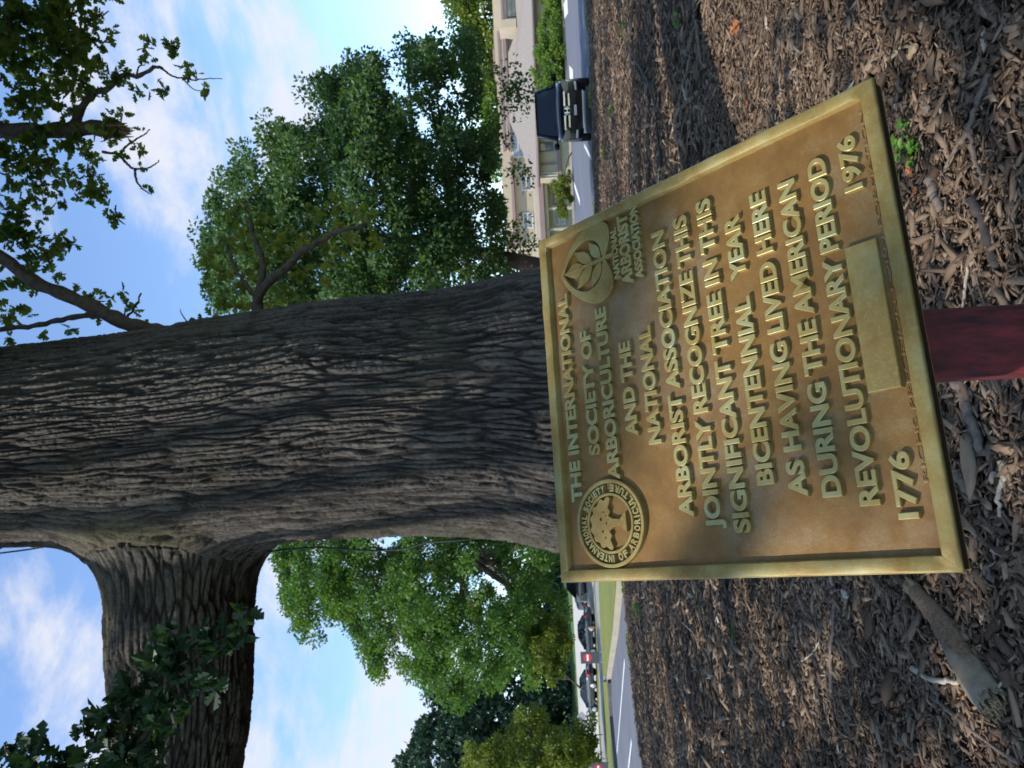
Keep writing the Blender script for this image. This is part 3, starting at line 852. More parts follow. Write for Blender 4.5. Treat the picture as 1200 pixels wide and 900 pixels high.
splinters(141, 152, 6.0, .06, 5)
bough('bough', pp([(86, 148), (92, 135), (100, 120), (112, 108), (128, 103), (138, 90), (150, 88), (168, 88), (182, 78), (192, 80)], 6.0), 0.035, 0.012, 8, 0.008)
bough('bough', pp([(190, 80), (200, 88), (215, 92), (240, 93), (260, 92)], 6.0), 0.010, 0.003, 6, 0.006)
bough('bough', pp([(160, 88), (163, 78), (170, 76)], 6.0), 0.008, 0.004, 6)
bough('bough', pp([(214, 92), (226, 104), (238, 107)], 6.0), 0.006, 0.003, 6)
bough('bough', pp([(120, 178), (140, 180), (147, 172), (158, 164), (168, 158), (176, 152)], 6.0), 0.012, 0.004, 6, 0.004)
bough('bough', pp([(140, 182), (150, 193), (160, 198), (176, 196), (188, 188)], 6.0), 0.013, 0.004, 6, 0.004)
bough('bough', pp([(158, 198), (160, 212), (168, 222), (178, 228)], 6.0), 0.011, 0.004, 6, 0.004)
bough('bough', pp([(42, 175), (45, 200), (52, 220), (60, 228)], 6.0), 0.010, 0.004, 6, 0.01)
bough('bough', pp([(-30, 60), (5, 45), (12, 20), (8, 0), (0, -20)], 5.8), 0.03, 0.02, 8, 0.01)
bough('twig', pp([(230, 388), (220, 378), (213, 368), (211, 362)], 4.8), 0.006, 0.002, 6)
# the low bough right of the trunk with olive leaves
bough('bough', pp([(306, 392, -.3), (302, 365), (303, 345), (318, 328), (338, 312), (352, 296), (372, 285), (395, 272), (430, 262)], 5.3), 0.045, 0.012, 10, 0.008)
bough('bough', pp([(304, 342), (308, 310), (300, 285), (292, 255), (285, 230)], 5.3), 0.03, 0.006, 8, 0.012)
bough('bough', pp([(303, 350), (285, 330), (270, 300), (262, 280)], 5.3), 0.02, 0.005, 8, 0.012)

# ---- foliage in view
TARGET_N = {}


def tufts(clusters, Y, spread, dens, size, seed, mat='oak_leaf', name='foliage', kind='oak', per=7, bias=0.0):
    r = np.random.default_rng(seed); C = []; AX = []; VV = []
    for px, py, rad, *y in clusters:
        rad = rad * 0.85
        rw = rad / F * Y; k = max(1, int(dens * (rad / 10.0) ** 2))
        c0 = at(px, py, Y + (y[0] if y else 0)); base = r.uniform(0, 0.5)
        for _ in range(k):
            o = r.normal(0, 1, 3); o *= r.uniform(0, 1) ** 0.5 / np.linalg.norm(o); c = c0 + o * rw * np.array([1, spread, 1])
            m_ = max(3, int(per * r.uniform(0.6, 1.3)))
            main = r.normal(0, 1, 3); main[2] += 0.3; main /= np.linalg.norm(main)
            d = main * 0.6 + r.normal(0, 0.75, (m_, 3)); d /= np.linalg.norm(d, axis=1)[:, None]
            C.append(c + d * size * 0.05); AX.append(d); VV.append(np.full(m_, base + bias) + r.uniform(0, 0.5, m_))
    C = np.vstack(C); AX = np.vstack(AX); VV = np.concatenate(VV)
    return leaves(name, C, size * r.uniform(0.6, 1.2, len(C)), AX, mat, oak, kind, VV, 0.12, 0.6, r)


top = [(20, 15, 50), (60, 35, 50), (100, 25, 28), (30, 70, 45), (80, 70, 42), (112, 20, 16), (20, 120, 26), (58, 115, 28), (98, 100, 22), (112, 80, 14), (50, 165, 24), (88, 170, 24), (122, 162, 14),
       (18, 195, 34), (60, 198, 22), (98, 212, 22), (128, 248, 14), (110, 232, 18), (88, 235, 12), (20, 235, 32), (52, 240, 16), (28, 282, 30), (60, 290, 20), (82, 282, 11),
       (20, 325, 28), (48, 312, 16), (72, 318, 10), (14, 365, 18), (110, 352, 12), (128, 346, 12), (152, 344, 10), (158, 362, 11), (168, 378, 9), (120, 365, 10), (80, 385, 8), (42, 394, 7),
       (95, 338, 8), (8, 392, 8), (130, 135, 12), (118, 190, 9), (132, 175, 8), (75, 145, 10), (140, 130, 7), (5, 60, 30), (-20, 140, 40), (-20, 260, 40), (-20, 30, 50), (40, -25, 50), (100, -25, 35)]
tufts(top, 5.9, 2.2, 2.7, 0.092, 21, bias=0.25)
sprigs = [(170, 55, 8), (182, 48, 10), (196, 50, 10), (205, 62, 9), (215, 74, 8), (232, 82, 8), (188, 95, 8), (198, 108, 8), (178, 108, 7), (158, 105, 9), (165, 60, 6), (175, 72, 8), (245, 102, 6), (244, 110, 5), (146, 84, 9), (150, 96, 8),
          (135, 100, 9), (210, 55, 6), (222, 84, 7), (192, 118, 6), (170, 154, 5), (163, 168, 5), (160, 176, 4), (174, 215, 5), (168, 180, 3), (165, 193, 4)]
tufts(sprigs, 6.0, 1.0, 4.2, 0.085, 22, bias=0.1, per=5)
low = [(245, 300, 12), (250, 335, 10), (262, 290, 16), (262, 320, 15), (275, 260, 14), (285, 240, 10), (290, 285, 20), (285, 330, 17), (310, 260, 16), (320, 290, 18), (300, 310, 15), (345, 280, 18), (350, 320, 14), (330, 340, 14), (270, 355, 13), (290, 365, 10), (378, 255, 18),
       (385, 295, 16), (410, 275, 16), (430, 255, 13), (400, 240, 12), (315, 355, 10), (260, 375, 7), (247, 372, 6), (240, 315, 7), (360, 350, 9), (440, 280, 10), (380, 330, 10), (295, 220, 7)]
tufts(low, 5.9, 3.5, 5.0, 0.075, 23, 'oak_leaf_low', 'foliage', bias=0.2, per=6)
tufts([(228, 384, 4), (250, 378, 6), (236, 378, 3)], 4.85, 1.0, 6, 0.06, 25)
near = [(293, 712, 5), (288, 724, 6), (275, 732, 8), (262, 742, 8), (270, 752, 7), (288, 745, 5), (240, 752, 9), (248, 768, 9), (200, 738, 9), (192, 748, 7), (212, 762, 13), (188, 775, 13), (170, 790, 12), (205, 790, 15), (230, 792, 12), (255, 800, 10),
        (160, 808, 14), (140, 822, 12), (185, 820, 17), (215, 820, 13), (125, 838, 12), (150, 848, 16), (185, 850, 16), (105, 858, 12), (90, 850, 6), (50, 868, 10), (20, 868, 6), (38, 882, 12), (70, 885, 14), (110, 880, 16), (145, 880, 16), (180, 880, 15),
        (10, 890, 12), (60, 905, 20), (120, 915, 20), (170, 915, 20), (128, 872, 12), (30, 905, 14), (262, 770, 6), (238, 735, 4)]
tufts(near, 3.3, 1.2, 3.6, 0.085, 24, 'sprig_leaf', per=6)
bough('bough', pp([(120, 1000), (150, 900), (178, 850), (205, 800), (235, 765), (270, 738), (292, 715)], 3.35), 0.012, 0.003, 6, 0.003)
bough('bough', pp([(150, 900), (120, 870), (90, 878), (40, 885), (10, 880)], 3.35), 0.007, 0.003, 6, 0.003)
bough('bough', pp([(185, 840), (190, 790), (200, 755), (200, 735)], 3.35), 0.006, 0.002, 6, 0.002)
bough('twig', pp([(125, 845), (133, 830), (136, 815), (135, 812)], 3.35), 0.004, 0.0015, 6)


def canopy():
    """the rest of the crown, above and behind the photographer: it shades the ground"""
    r = np.random.default_rng(5); n = 13000
    c0 = np.array([-3.0, 4.0, 9.0]); rad = np.array([17.0, 14.0, 5.5])
    o = r.normal(0, 1, (n * 2, 3)); o /= np.linalg.norm(o, axis=1)[:, None]; o *= r.uniform(0.15, 1, (n * 2, 1)) ** 0.5
    C = c0 + o * rad; C = C[C[:, 2] > 5.0]
    # clumping
    keep = fbm(C * (0.45, 0.45, 0.8), 3, 400) > 0.44; C = C[keep]
    pr = project(C); bad = (pr[:, 0] > -40) & (pr[:, 0] < 1250) & (pr[:, 1] > -60) & (pr[:, 1] < 960)
    C = C[~bad][:n]
    # openings that let the sun through on to the middle of the trunk and the far mulch
    def opening(p, rr, prob):
        nonlocal C
        q = C - p; t = q @ SUN; d = np.linalg.norm(q - t[:, None] * SUN, axis=1); k = ~((d < rr * (0.75 + 0.5 * r.uniform(size=len(C)))) & (t > 0) & (r.uniform(size=len(C)) < prob)); C = C[k]
    for px, py in ((60, 200), (80, 240), (100, 300), (140, 350), (190, 60), (110, 210), (40, 330), (300, 300), (380, 280), (200, 100)): opening(at(px, py, 5.9), 1.0, 0.93)
    for dv, ang in (((-.25, -.25, 1.0), 24), ((-.75, .25, .9), 14)):
        dv = np.array(dv) / np.linalg.norm(dv); q = C - np.array([0, .8, 1.2]); q /= np.linalg.norm(q, axis=1)[:, None]; C = C[(q @ dv) < math.cos(R(ang)) - .04 * r.uniform(-1, 1, len(C))]
    for px, py in OPEN_TRUNK: opening(at(px, py, 4.3), 0.42, 0.9)
    for px, py, rr, pb in OPEN_GROUND: opening(G(px, py), rr, pb)
    m_ = 6; d = r.normal(0, 1, (len(C), m_, 3)); d /= np.linalg.norm(d, axis=2)[..., None]
    P = (C[:, None] + d * 0.06).reshape(-1, 3)
    leaves('crown', P, 0.25 * r.uniform(0.7, 1.2, len(P)), d.reshape(-1, 3), 'oak_leaf', oak, 'rhomb', None, 0.2, 1.4, r)
    return C


OPEN_TRUNK = [(40, 470), (70, 560), (130, 520), (190, 480), (230, 540), (290, 520), (350, 510), (400, 530), (450, 520), (500, 540), (560, 560), (600, 540), (20, 600), (150, 610), (380, 470), (330, 560)]
OPEN_GROUND = [(722, 60, 1.0, .95), (735, 140, 1.2, .95), (745, 180, 0.9, .95), (700, 120, 0.7, .9), (770, 790, 0.5, .9), (790, 860, 0.5, .9), (1150, 780, 0.25, .6), (780, 130, .4, .6), (820, 60, .3, .5)]
CN = canopy()
r_ = np.random.default_rng(31); mb = MB()
fork = np.array([cx_[-1], 5.0, 9.2])
for i in r_.choice(len(CN), 46, replace=False):
    e = CN[i]; s = np.array([cx_[-1], 5.0, r_.uniform(7.2, 9.3)])
    P_ = spline([s, s + (e - s) * 0.45 + r_.normal(0, .5, 3) + np.array([0, 0, .8]), e], 12)
    q = project(P_)
    if np.any((q[:, 0] > -20) & (q[:, 0] < 1220) & (q[:, 1] > -20) & (q[:, 1] < 920)): continue
    mb.tube(P_, np.linspace(r_.uniform(.08, .2), 0.015, 12), 7)
mb.build('upper_boughs', 'branch_bark', oak, True)

# cable running down the trunk
cb = spline(pp([(-30, 652), (40, 643), (85, 635), (115, 637, .1), (150, 640, .75), (210, 642, .95), (270, 644, .75), (303, 647, .1), (367, 641.5), (433, 645), (473, 643), (500, 636), (547, 632), (565, 624, .1), (580, 610, .2)], 4.95), 60)
v, f = tube(cb, 0.006, 6); tag(mk('cable', v, f, 'cable_black', None, True), 'thin dark cable hanging down the left side of the big oak trunk', 'cable')

# ================================================================== OTHER TREES
def tree(name, label, cat, poly, Y, depth, base, r0, mat, seed, clumps, cr, per, size, group=None, extra=None, nl=14, fork_t=0.45, kind='rhomb'):
    b = np.array(base, float); t = thing(name, b, label, cat, group)
    C = crown(t, poly, Y, depth, clumps, cr, per, size, mat, seed, kind, extra=extra)
    c = C.mean(0); fork_ = b + (c - b) * fork_t * 2; fork_[:2] = b[:2] + (c - b)[:2] * 0.7
    P_ = spline([b - (0, 0, 0.2), b + (fork_ - b) * 0.4 + np.array([0.1, 0, 0]), fork_], 12)
    v, f = tube(P_, np.linspace(r0, r0 * 0.4, 12) + 0.4 * r0 * np.exp(-np.arange(12) * 0.9), 12)
    mk('trunk', v, f, 'tree_bark', t, True)
    limbs_to(t, b + (fork_ - b) * 0.35, fork_, C, nl, r0, seed + 1)
    return t


tp = [(250, 225), (236, 300), (255, 360), (300, 395), (420, 395), (560, 380), (628, 360), (622, 300), (618, 262), (606, 215), (598, 180), (588, 150), (595, 128), (590, 98), (586, 78), (566, 74), (553, 50),
      (535, 46), (518, 60), (505, 48), (485, 48), (468, 70), (462, 92), (440, 70), (415, 66), (395, 78), (392, 98), (372, 100), (356, 118), (358, 138), (330, 142), (310, 140), (296, 160), (288, 180), (274, 190), (272, 208)]
ex = np.array([at(a, b, 21) for a, b in [(598, 85), (604, 92), (606, 100), (600, 100), (598, 112), (602, 122), (596, 120), (600, 190), (607, 196), (604, 205), (594, 92), (618, 290), (612, 265)]])
_j = np.random.default_rng(77); ex = np.vstack([ex + _j.normal(0, .2, ex.shape) for _ in range(3)])
tp = [(a - 14 * (a > 570 and b < 330), b) for a, b in tp]
tree('shade_tree', 'large dark green leafy tree right of the oak before the beige building', 'tree', tp, 21, 3.6, G(672, 372, 0) * 0 + np.array([G(700, 360)[0] * 1.0, 21, 0]), 0.32, 'dark_leaf', 101, 900, 0.58, 150, 0.115, extra=ex, nl=16)
lp = [(318, 640), (330, 668), (338, 700), (352, 742), (372, 748), (382, 722), (400, 716), (412, 740), (428, 778), (455, 790), (470, 772), (486, 806), (510, 800), (528, 826), (552, 815), (575, 800), (590, 806), (612, 790), (628, 795), (640, 770), (664, 745), (668, 700), (668, 640), (660, 600), (560, 585), (420, 585), (340, 590)]
tree('shade_tree', 'tall bright green leafy tree to the left of the oak trunk', 'tree', lp, 62, 9.5, (G(696, 660)[0], 62, 0), 0.55, 'bright_leaf', 111, 1300, 1.15, 100, 0.27, nl=16)
tree('shrub', 'rounded yellow-green shrub at the foot of the bright green tree', 'shrub', [(618, 735), (630, 800), (648, 810), (660, 795), (670, 765), (668, 735), (640, 725)], 58, 2.2, (G(695, 765)[0] * 1.0, 58, -0.05), 0.12, 'yellow_leaf', 121, 110, 0.6, 110, 0.2, nl=3)
tree('evergreen_tree', 'dark green tree mass behind the far side of the car park', 'tree', [(500, 930), (472, 900), (480, 880), (492, 865), (488, 838), (500, 812), (530, 800), (560, 792), (600, 785), (640, 780), (668, 790), (676, 850), (680, 930)], 112, 8, (lot(672, 860)[0] * 1.0, 112, 2.4), 0.8, 'deep_leaf', 131, 420, 2.1, 60, 0.75, nl=14)
tree('evergreen_tree', 'dark tree in the gap between the bright tree and the shrub', 'tree', [(590, 780), (672, 780), (676, 700), (674, 640), (640, 640), (590, 700)], 125, 6, (at(672, 720, 125)[0], 125, 3.8), 0.7, 'deep_leaf', 133, 200, 2.2, 50, 0.8, nl=8)
tree('young_tree', 'yellow-green tree at the bottom left corner in front of the car park', 'tree', [(548, 930), (552, 880), (565, 868), (580, 880), (598, 850), (620, 832), (640, 838), (652, 862), (668, 858), (690, 845), (702, 858), (696, 880), (704, 930)], 43, 3.2, (G(712, 915)[0], 43, 0), 0.2, 'yellow_leaf', 141, 420, 0.6, 90, 0.16, nl=12)
far = [('grove_tree', 'pale green tree rising behind the roof above the dark car', [(515, -10), (522, 10), (540, 25), (556, 40), (574, 52), (588, 40), (592, -10)], 88, 151),
       ('grove_tree', 'yellowish green tree behind the flat roof beside the dark leafy tree', [(545, 50), (556, 70), (552, 100), (570, 115), (590, 100), (590, 45), (570, 40)], 92, 152),
       ('grove_tree', 'green tree between the dark leafy tree and the upper wall', [(560, 105), (565, 160), (575, 215), (592, 210), (592, 105)], 96, 153)]
for nm, lb, po, Y, sd in far:
    c = np.mean(po, 0); tree(nm, lb, 'tree', po, Y, 4, (at(c[0], c[1], Y)[0], Y, 0), 0.35, 'yellow_leaf' if sd != 153 else 'bush_leaf', sd, 110, 1.3, 60, 0.42, nl=8)
tree('bush', 'tall light green bush against the building wall behind the black vehicle', 'bush', [(622, 112), (624, 85), (632, 62), (640, 50), (636, 30), (640, 12), (636, -15), (658, -15), (662, 50), (665, 112), (650, 122), (632, 122)], 52, 1.2, (G(664, 60)[0] * 1.0, 52, 0), 0.12, 'bush_leaf', 161, 320, 0.45, 90, 0.15, nl=4)
tree('bush', 'small yellow-green bush beside the road next to the plaque corner', 'bush', [(652, 205), (645, 225), (652, 238), (657, 252), (668, 250), (671, 225), (670, 200), (662, 196)], 50, 0.8, (G(668, 225)[0], 50, 0), 0.06, 'yellow_leaf', 171, 90, 0.28, 80, 0.11, nl=4)

# ================================================================== BUILDING
def building():
    BY = 57.0
    b = thing('office_building', at(662, 120, BY) * np.array([1, 1, 0]), 'beige stucco building with tan shingle roof and mauve bands across the road', 'building')
    X = lambda py, px=630, Y=BY: at(px, py, Y)[0]
    Zf = lambda px, py, Y=BY: at(px, py, Y)[2]

    def wall(name, px0, px1, py0, py1, Y, d, mat, ymid=None):
        """px0 top, px1 bottom; py0 right, py1 left"""
        ym = (py0 + py1) / 2 if ymid is None else ymid
        return MB().box((X(py1, px0, Y), Y, Zf(px0, ym, Y)), (X(py0, px0, Y), Y + d, Zf(px1, ym, Y))).build(name, mat, b)

    def window(px0, px1, py0, py1, Y, frame='window_frame', glass='window_glass', split=1):
        ym = (py0 + py1) / 2; x0, x1 = X(py1, px0, Y), X(py0, px0, Y); z1, z0 = Zf(px0, ym, Y), Zf(px1, ym, Y); w = 0.07
        fr = MB(); y = Y - 0.06
        fr.box((x0, y, z0), (x0 + w, Y - .003, z1)).box((x1 - w, y, z0), (x1, Y - .003, z1)).box((x0 + w, y, z1 - w), (x1 - w, Y - .003, z1)).box((x0 + w, y, z0), (x1 - w, Y - .003, z0 + w))
        if split: fr.box((x0 + w, y + .01, (z0 + z1) / 2 - .03), (x1 - w, Y - .003, (z0 + z1) / 2 + .03))
        fo = fr.build('window', frame, b)
        MB().box((x0 + w, Y - .02, z0 + w), (x1 - w, Y - .008, z1 - w)).build('pane', glass, fo)
        MB().box((x0 - .08, Y - .12, z0 - .09), (x1 + .08, Y - .003, z0 - .003)).build('sill', 'stucco_pale', fo)
    # upper block, set back
    UY = 66.0
    wall('upper_wall', 583, 640, -60, 290, UY, 10, 'stucco')
    for a, c in ((583.5, 586), (590, 593.5)):
        wall('mauve_band', a, c, 36, 178, UY - .25, .24, 'mauve_trim', 60)
    wall('cornice', 586.2, 589.8, 36, 178, UY - .15, .14, 'stucco_pale', 60)
    # bay at the far right with a balcony
    wall('bay_wall', 582, 612, -60, 35, UY - 2, 1.99, 'stucco_pale')
    wall('mauve_band', 585.5, 588, -60, 23, UY - 2.2, .19, 'mauve_trim')
    wall('balcony', 587, 605, 23, 33, UY - 2.5, .49, 'stucco')
    window(593, 604.5, -14, 21, UY - 2, glass='window_glass'); window(595, 604, 36, 60, UY, glass='window_glass', split=0)
    for c, d_ in ((35, 48), (57, 86)): wall('roof_unit', 578, 583, c, d_, UY + 3, 2, 'mauve_trim')
    window(600, 614, 148, 185, UY, 'white_frame', 'pale_blind'); window(611, 623, 206, 224, UY, 'white_frame', 'window_glass'); window(613, 624.5, 250, 268, UY, 'white_frame', 'window_glass')
    # left roof edge of the upper block
    mk('eave', [at(600, 184, UY - .5), at(606.5, 292, UY - .5), at(602.5, 292, UY - .5), at(597.5, 184, UY - .5), at(600, 184, UY + 1), at(606.5, 292, UY + 1), at(602.5, 292, UY + 1), at(597.5, 184, UY + 1)],
       [(0, 1, 2, 3), (7, 6, 5, 4), (0, 4, 5, 1), (3, 2, 6, 7), (0, 3, 7, 4), (1, 5, 6, 2)], 'mauve_trim', b)
    g = [at(597.5, 184, UY - .3), at(603, 292, UY - .3), at(596, 250, UY + 5), at(590, 195, UY + 5)]
    mk('upper_roof', g + [q - np.array([0, 0, .15]) for q in g], [(0, 1, 2, 3), (7, 6, 5, 4), (0, 4, 5, 1), (1, 5, 6, 2), (2, 6, 7, 3), (3, 7, 4, 0)], 'roof_shingle', b)
    # lower wing
    wall('wall', 624, 668, -60, 211, BY, 8, 'stucco')
    g = [at(629.5, 219, BY - 1), at(621, -60, BY - 1), at(600, -60, UY - 2.3), at(606, 33, UY - 2.3), at(595.5, 62, UY - .35), at(597, 142, UY - .35)]
    mk('roof', g + [q - np.array([0, 0, .25]) for q in g], [(0, 1, 2, 3, 4, 5), (11, 10, 9, 8, 7, 6)] + [(i, i + 6, (i + 1) % 6 + 6, (i + 1) % 6) for i in range(6)], 'roof_shingle', b)
    p0, p1 = at(631.5, 219, BY - 1.05), at(623, -60, BY - 1.05); v, f = tube([p0, p1], 0.09, 8); mk('gutter', v, f, 'gutter', b, True)
    window(632.5, 649, 167, 178, BY, 'window_frame', 'window_glass'); window(628, 640, 31, 42, BY, 'window_frame', 'pale_blind', 0)
    wall('mauve_band', 652.5, 657, 130, 211, BY - .15, .147, 'mauve_trim', 180); wall('pilaster', 632, 652, 191, 193, BY - .12, .117, 'mauve_trim')
    for c in (203, 206, 209): wall('downpipe', 633, 657, c, c + 0.8, BY - .12, .09, 'white_frame')
    # porch wing at the left
    PY = 59.5
    wall('porch_wall', 627, 672, 211, 330, PY, 5, 'stucco_pale')
    wall('parapet', 628, 638.5, 212, 330, PY - 1.2, 1.19, 'stucco_pale', 250)
    wall('mauve_band', 632.5, 638, 212, 330, PY - 1.4, .19, 'mauve_trim', 250)
    wall('porch_beam', 639, 643, 213, 330, PY - 1.1, .5, 'stucco', 250)
    for c in (214, 243.5, 268): wall('porch_post', 643, 672, c, c + 2.5, PY - 1.1, .3, 'stucco_pale')
    window(649, 662, 247, 264, PY, 'white_frame', 'pale_blind'); window(648, 660, 219, 240, PY, 'window_frame', 'window_glass')
    return b


building()

# ================================================================== VEHICLES
def loft(stations, ring):
    V = []; F_ = []; n = None
    for st in stations:
        q = ring(*st); n = len(q); V += q
    for i in range(len(stations) - 1):
        for j in range(n):
            F_.append((i * n + j, i * n + (j + 1) % n, (i + 1) * n + (j + 1) % n, (i + 1) * n + j))
    F_ += [tuple(range(n - 1, -1, -1)), tuple(range((len(stations) - 1) * n, len(stations) * n))]
    return V, F_


def vehicle(name, loc, rotz, label, paint, L=4.9, Wd=1.98, H=1.78, suv=True, group=None, emblem=True, detail=True):
    """front faces -y before turning"""
    t = thing(name, (0, 0, 0), label, 'car', group)
    hw = Wd / 2; belt = H * 0.60 if suv else H * 0.62; hood = H * 0.60 if suv else H * 0.58; rear = belt + (0.05 if suv else 0.04)

    def ring(y, w, zl, zm, zt, crown_):
        return [(-w * .88, y, zl), (-w * .98, y, zl + .12), (-w, y, zm), (-w * .97, y, zt - .05), (-w * .86, y, zt), (-w * .45, y, zt + crown_), (w * .45, y, zt + crown_), (w * .86, y, zt), (w * .97, y, zt - .05), (w, y, zm), (w * .98, y, zl + .12), (w * .88, y, zl)]
    h = L / 2
    st = [(-h, hw * .78, .28, .5, hood - .26, 0), (-h + .04, hw * .88, .24, .5, hood - .14, .01), (-h + .16, hw * .95, .22, .55, hood - .06, .03), (-h + .5, hw, .22, .6, hood, .04), (-h + 1.15, hw, .22, .65, hood + .05, .05),
          (-h + 1.5, hw, .22, .7, belt + .02, .02), (0, hw, .22, .7, belt + .03, 0), (h - 1.1, hw, .22, .7, rear + .02, 0), (h - .35, hw * .98, .24, .7, rear + (.0 if suv else -.03), .0), (h - .06, hw * .92, .28, .65, rear - .1, 0), (h, hw * .84, .34, .6, rear - .22, 0)]
    v, f = loft(st, ring)
    me = mk('body', v, f, paint, t, True, True); md = me.modifiers.new('b', 'SUBSURF'); md.levels = 1; md.render_levels = 2

    def ring2(y, w0, w1, z0, z1):
        return [(-w0, y, z0), (-w0 * .995, y, z0 + .05), (-w1, y, z1 - .06), (-w1 * .9, y, z1), (w1 * .9, y, z1), (w1, y, z1 - .06), (w0 * .995, y, z0 + .05), (w0, y, z0)]
    y0 = -h + 1.12; y1 = y0 + (.82 if suv else .9); y3 = h - (.12 if suv else .75); y2 = y3 - (.35 if suv else .75); b0 = belt - .03
    v, f = loft([(y0, hw * .88, hw * .86, b0, b0 + .08), ((y0 + y1) / 2, hw * .91, hw * .80, b0, (b0 + H) / 2 + .03), (y1, hw * .92, hw * .74, b0, H - .03), ((y1 + y2) / 2, hw * .93, hw * .74, b0, H - .005), (y2, hw * .92, hw * .72, b0, H - .03), (y3, hw * .88, hw * .78, b0, b0 + .1)], ring2)
    mk('windows', v, f, 'car_glass', t, False, True)
    # roof skin and pillars
    rf = MB().box((-hw * .72, y1 - .03, H - .05), (hw * .72, y2 + .05, H + .01), 0.025)
    rf.build('roof', paint, t, True, True)
    pil = MB()
    for s in (-1, 1):
        pil.tube([(s * hw * .885, y0 + .0, b0 + .07), (s * hw * .79, (y0 + y1) / 2, (b0 + H) / 2 + .03), (s * hw * .725, y1, H - .03), (s * hw * .73, y2, H - .03), (s * hw * .82, y3, b0 + .1)], [.045, .04, .04, .04, .05], 6)
        pil.tube([(s * hw * .935, y1 + .55, b0), (s * hw * .745, y1 + .62, H - .05)], .04, 6)
    pil.build('pillars', paint, t, True, True)
    # wheels
    for yy in (-h + .95, h - 1.0):
        for s in (-1, 1):
            r0 = .36 if suv else .32; w = MB(); prof = [(.0, .22), (.11, .22)]
            v, f = tube([(s * (hw - .24), yy, r0), (s * (hw - .22), yy, r0), (s * (hw - .03), yy, r0), (s * (hw + .0), yy, r0)], [r0 * .93, r0, r0, r0 * .93], 22)
            wo = mk('wheel', v, f, 'rubber', t, True, True)
            v, f = tube([(s * (hw - .01), yy, r0), (s * (hw + .006), yy, r0), (s * (hw + .012), yy, r0)], [r0 * .66, r0 * .64, r0 * .2], 18); mk('rim', v, f, 'silver_trim', wo, True, True)
    for s in (-1, 1):
        mo = MB().box((s * (hw + .02), y0 + .18, belt - .03), (s * (hw + .24), y0 + .32, belt + .14), .03).box((s * (hw - .06), y0 + .22, belt + .0), (s * (hw + .03), y0 + .28, belt + .05)).build('mirror', 'black_plastic' if s > 0 else paint, t, True, True)
    # front
    fy = -h - .01
    if detail:
        g = MB().prism([(-.52 * hw, hood - .21), (.52 * hw, hood - .21), (.50 * hw, hood - .44), (-.50 * hw, hood - .44)], fy - .012, fy + .12).build('grille', 'black_plastic', t, False, True)
        for zc, wd in ((hood - .235, .58), (hood - .375, .50)):
            for s in (-1, 1): MB().prism([(s * .14, zc - .028), (s * wd * hw * 1.06, zc - .018), (s * wd * hw * 1.02, zc + .025), (s * .14, zc + .028)][::s], fy - .035, fy - .01).build('grille_bar', 'chrome', g, False, True)
        if emblem:
            e = MB(); zc = hood - .31
            for s in (-1, 1): e.prism([(s * .075, zc - .085), (s * .045, zc - .085), (s * .040, zc + .085), (s * .085, zc + .085)][::s], fy - .05, fy - .03)
            e.box((-.045, fy - .05, zc - .014), (.045, fy - .03, zc + .014)); rg, ff = tube([(math.cos(a) * .115, fy - .035, zc + math.sin(a) * .11) for a in np.linspace(0, 2 * math.pi, 21)], .012, 6); e.add(rg, ff)
            e.build('emblem', 'chrome', g, False, True)
        for s in (-1, 1):
            hl = MB().prism([(s * .56 * hw, hood - .24), (s * .93 * hw, hood - .13), (s * .95 * hw, hood - .28), (s * .86 * hw, hood - .38), (s * .58 * hw, hood - .37)][::s], fy + .02, fy + .32).build('headlight', 'lamp_glass', t, False, True)
            MB().prism([(s * .62 * hw, .50), (s * .88 * hw, .53), (s * .88 * hw, .46), (s * .62 * hw, .45)][::s], fy + .0, fy + .2).build('fog_lamp', 'silver_trim', t, False, True)
        MB().prism([(-.66 * hw, .44), (.66 * hw, .44), (.58 * hw, .30), (-.58 * hw, .30)], fy - .01, fy + .1).build('air_intake', 'black_plastic', t, False, True)
        MB().box((-.60 * hw, fy - .035, .245), (.60 * hw, fy + .05, .285), .01).build('skid_trim', 'silver_trim', t, False, True)
        MB().box((-.155, fy - .05, .47), (.155, fy - .03, .55)).build('number_plate', 'plate_white', t, False, True)
        for s in (-1, 1): MB().tube([(s * .10, y0 - .02, b0 + .07), (s * .5, y0 + .05, b0 + .12)], .01, 5).build('wiper', 'black_plastic', t, False, True)
        MB().tube([(-.16, y0 + .75, H - .11), (.0, y0 + .70, H - .12), (.0, y0 + .66, H - .22), (.16, y0 + .70, H - .2)], .02, 5)
    # rear
    for s in (-1, 1):
        MB().prism([(s * .70 * hw, rear - .30), (s * .93 * hw, rear - .26), (s * .93 * hw, rear - .05), (s * .74 * hw, rear - .07)][::s], h - .12, h + .015).build('tail_light', 'tail_red', t, False, True)
    MB().box((-.16, h - .01, .62), (.16, h + .02, .74)).build('number_plate', 'plate_white', t, False, True)
    t.location = tuple(loc); t.rotation_euler.z = rotz
    return t


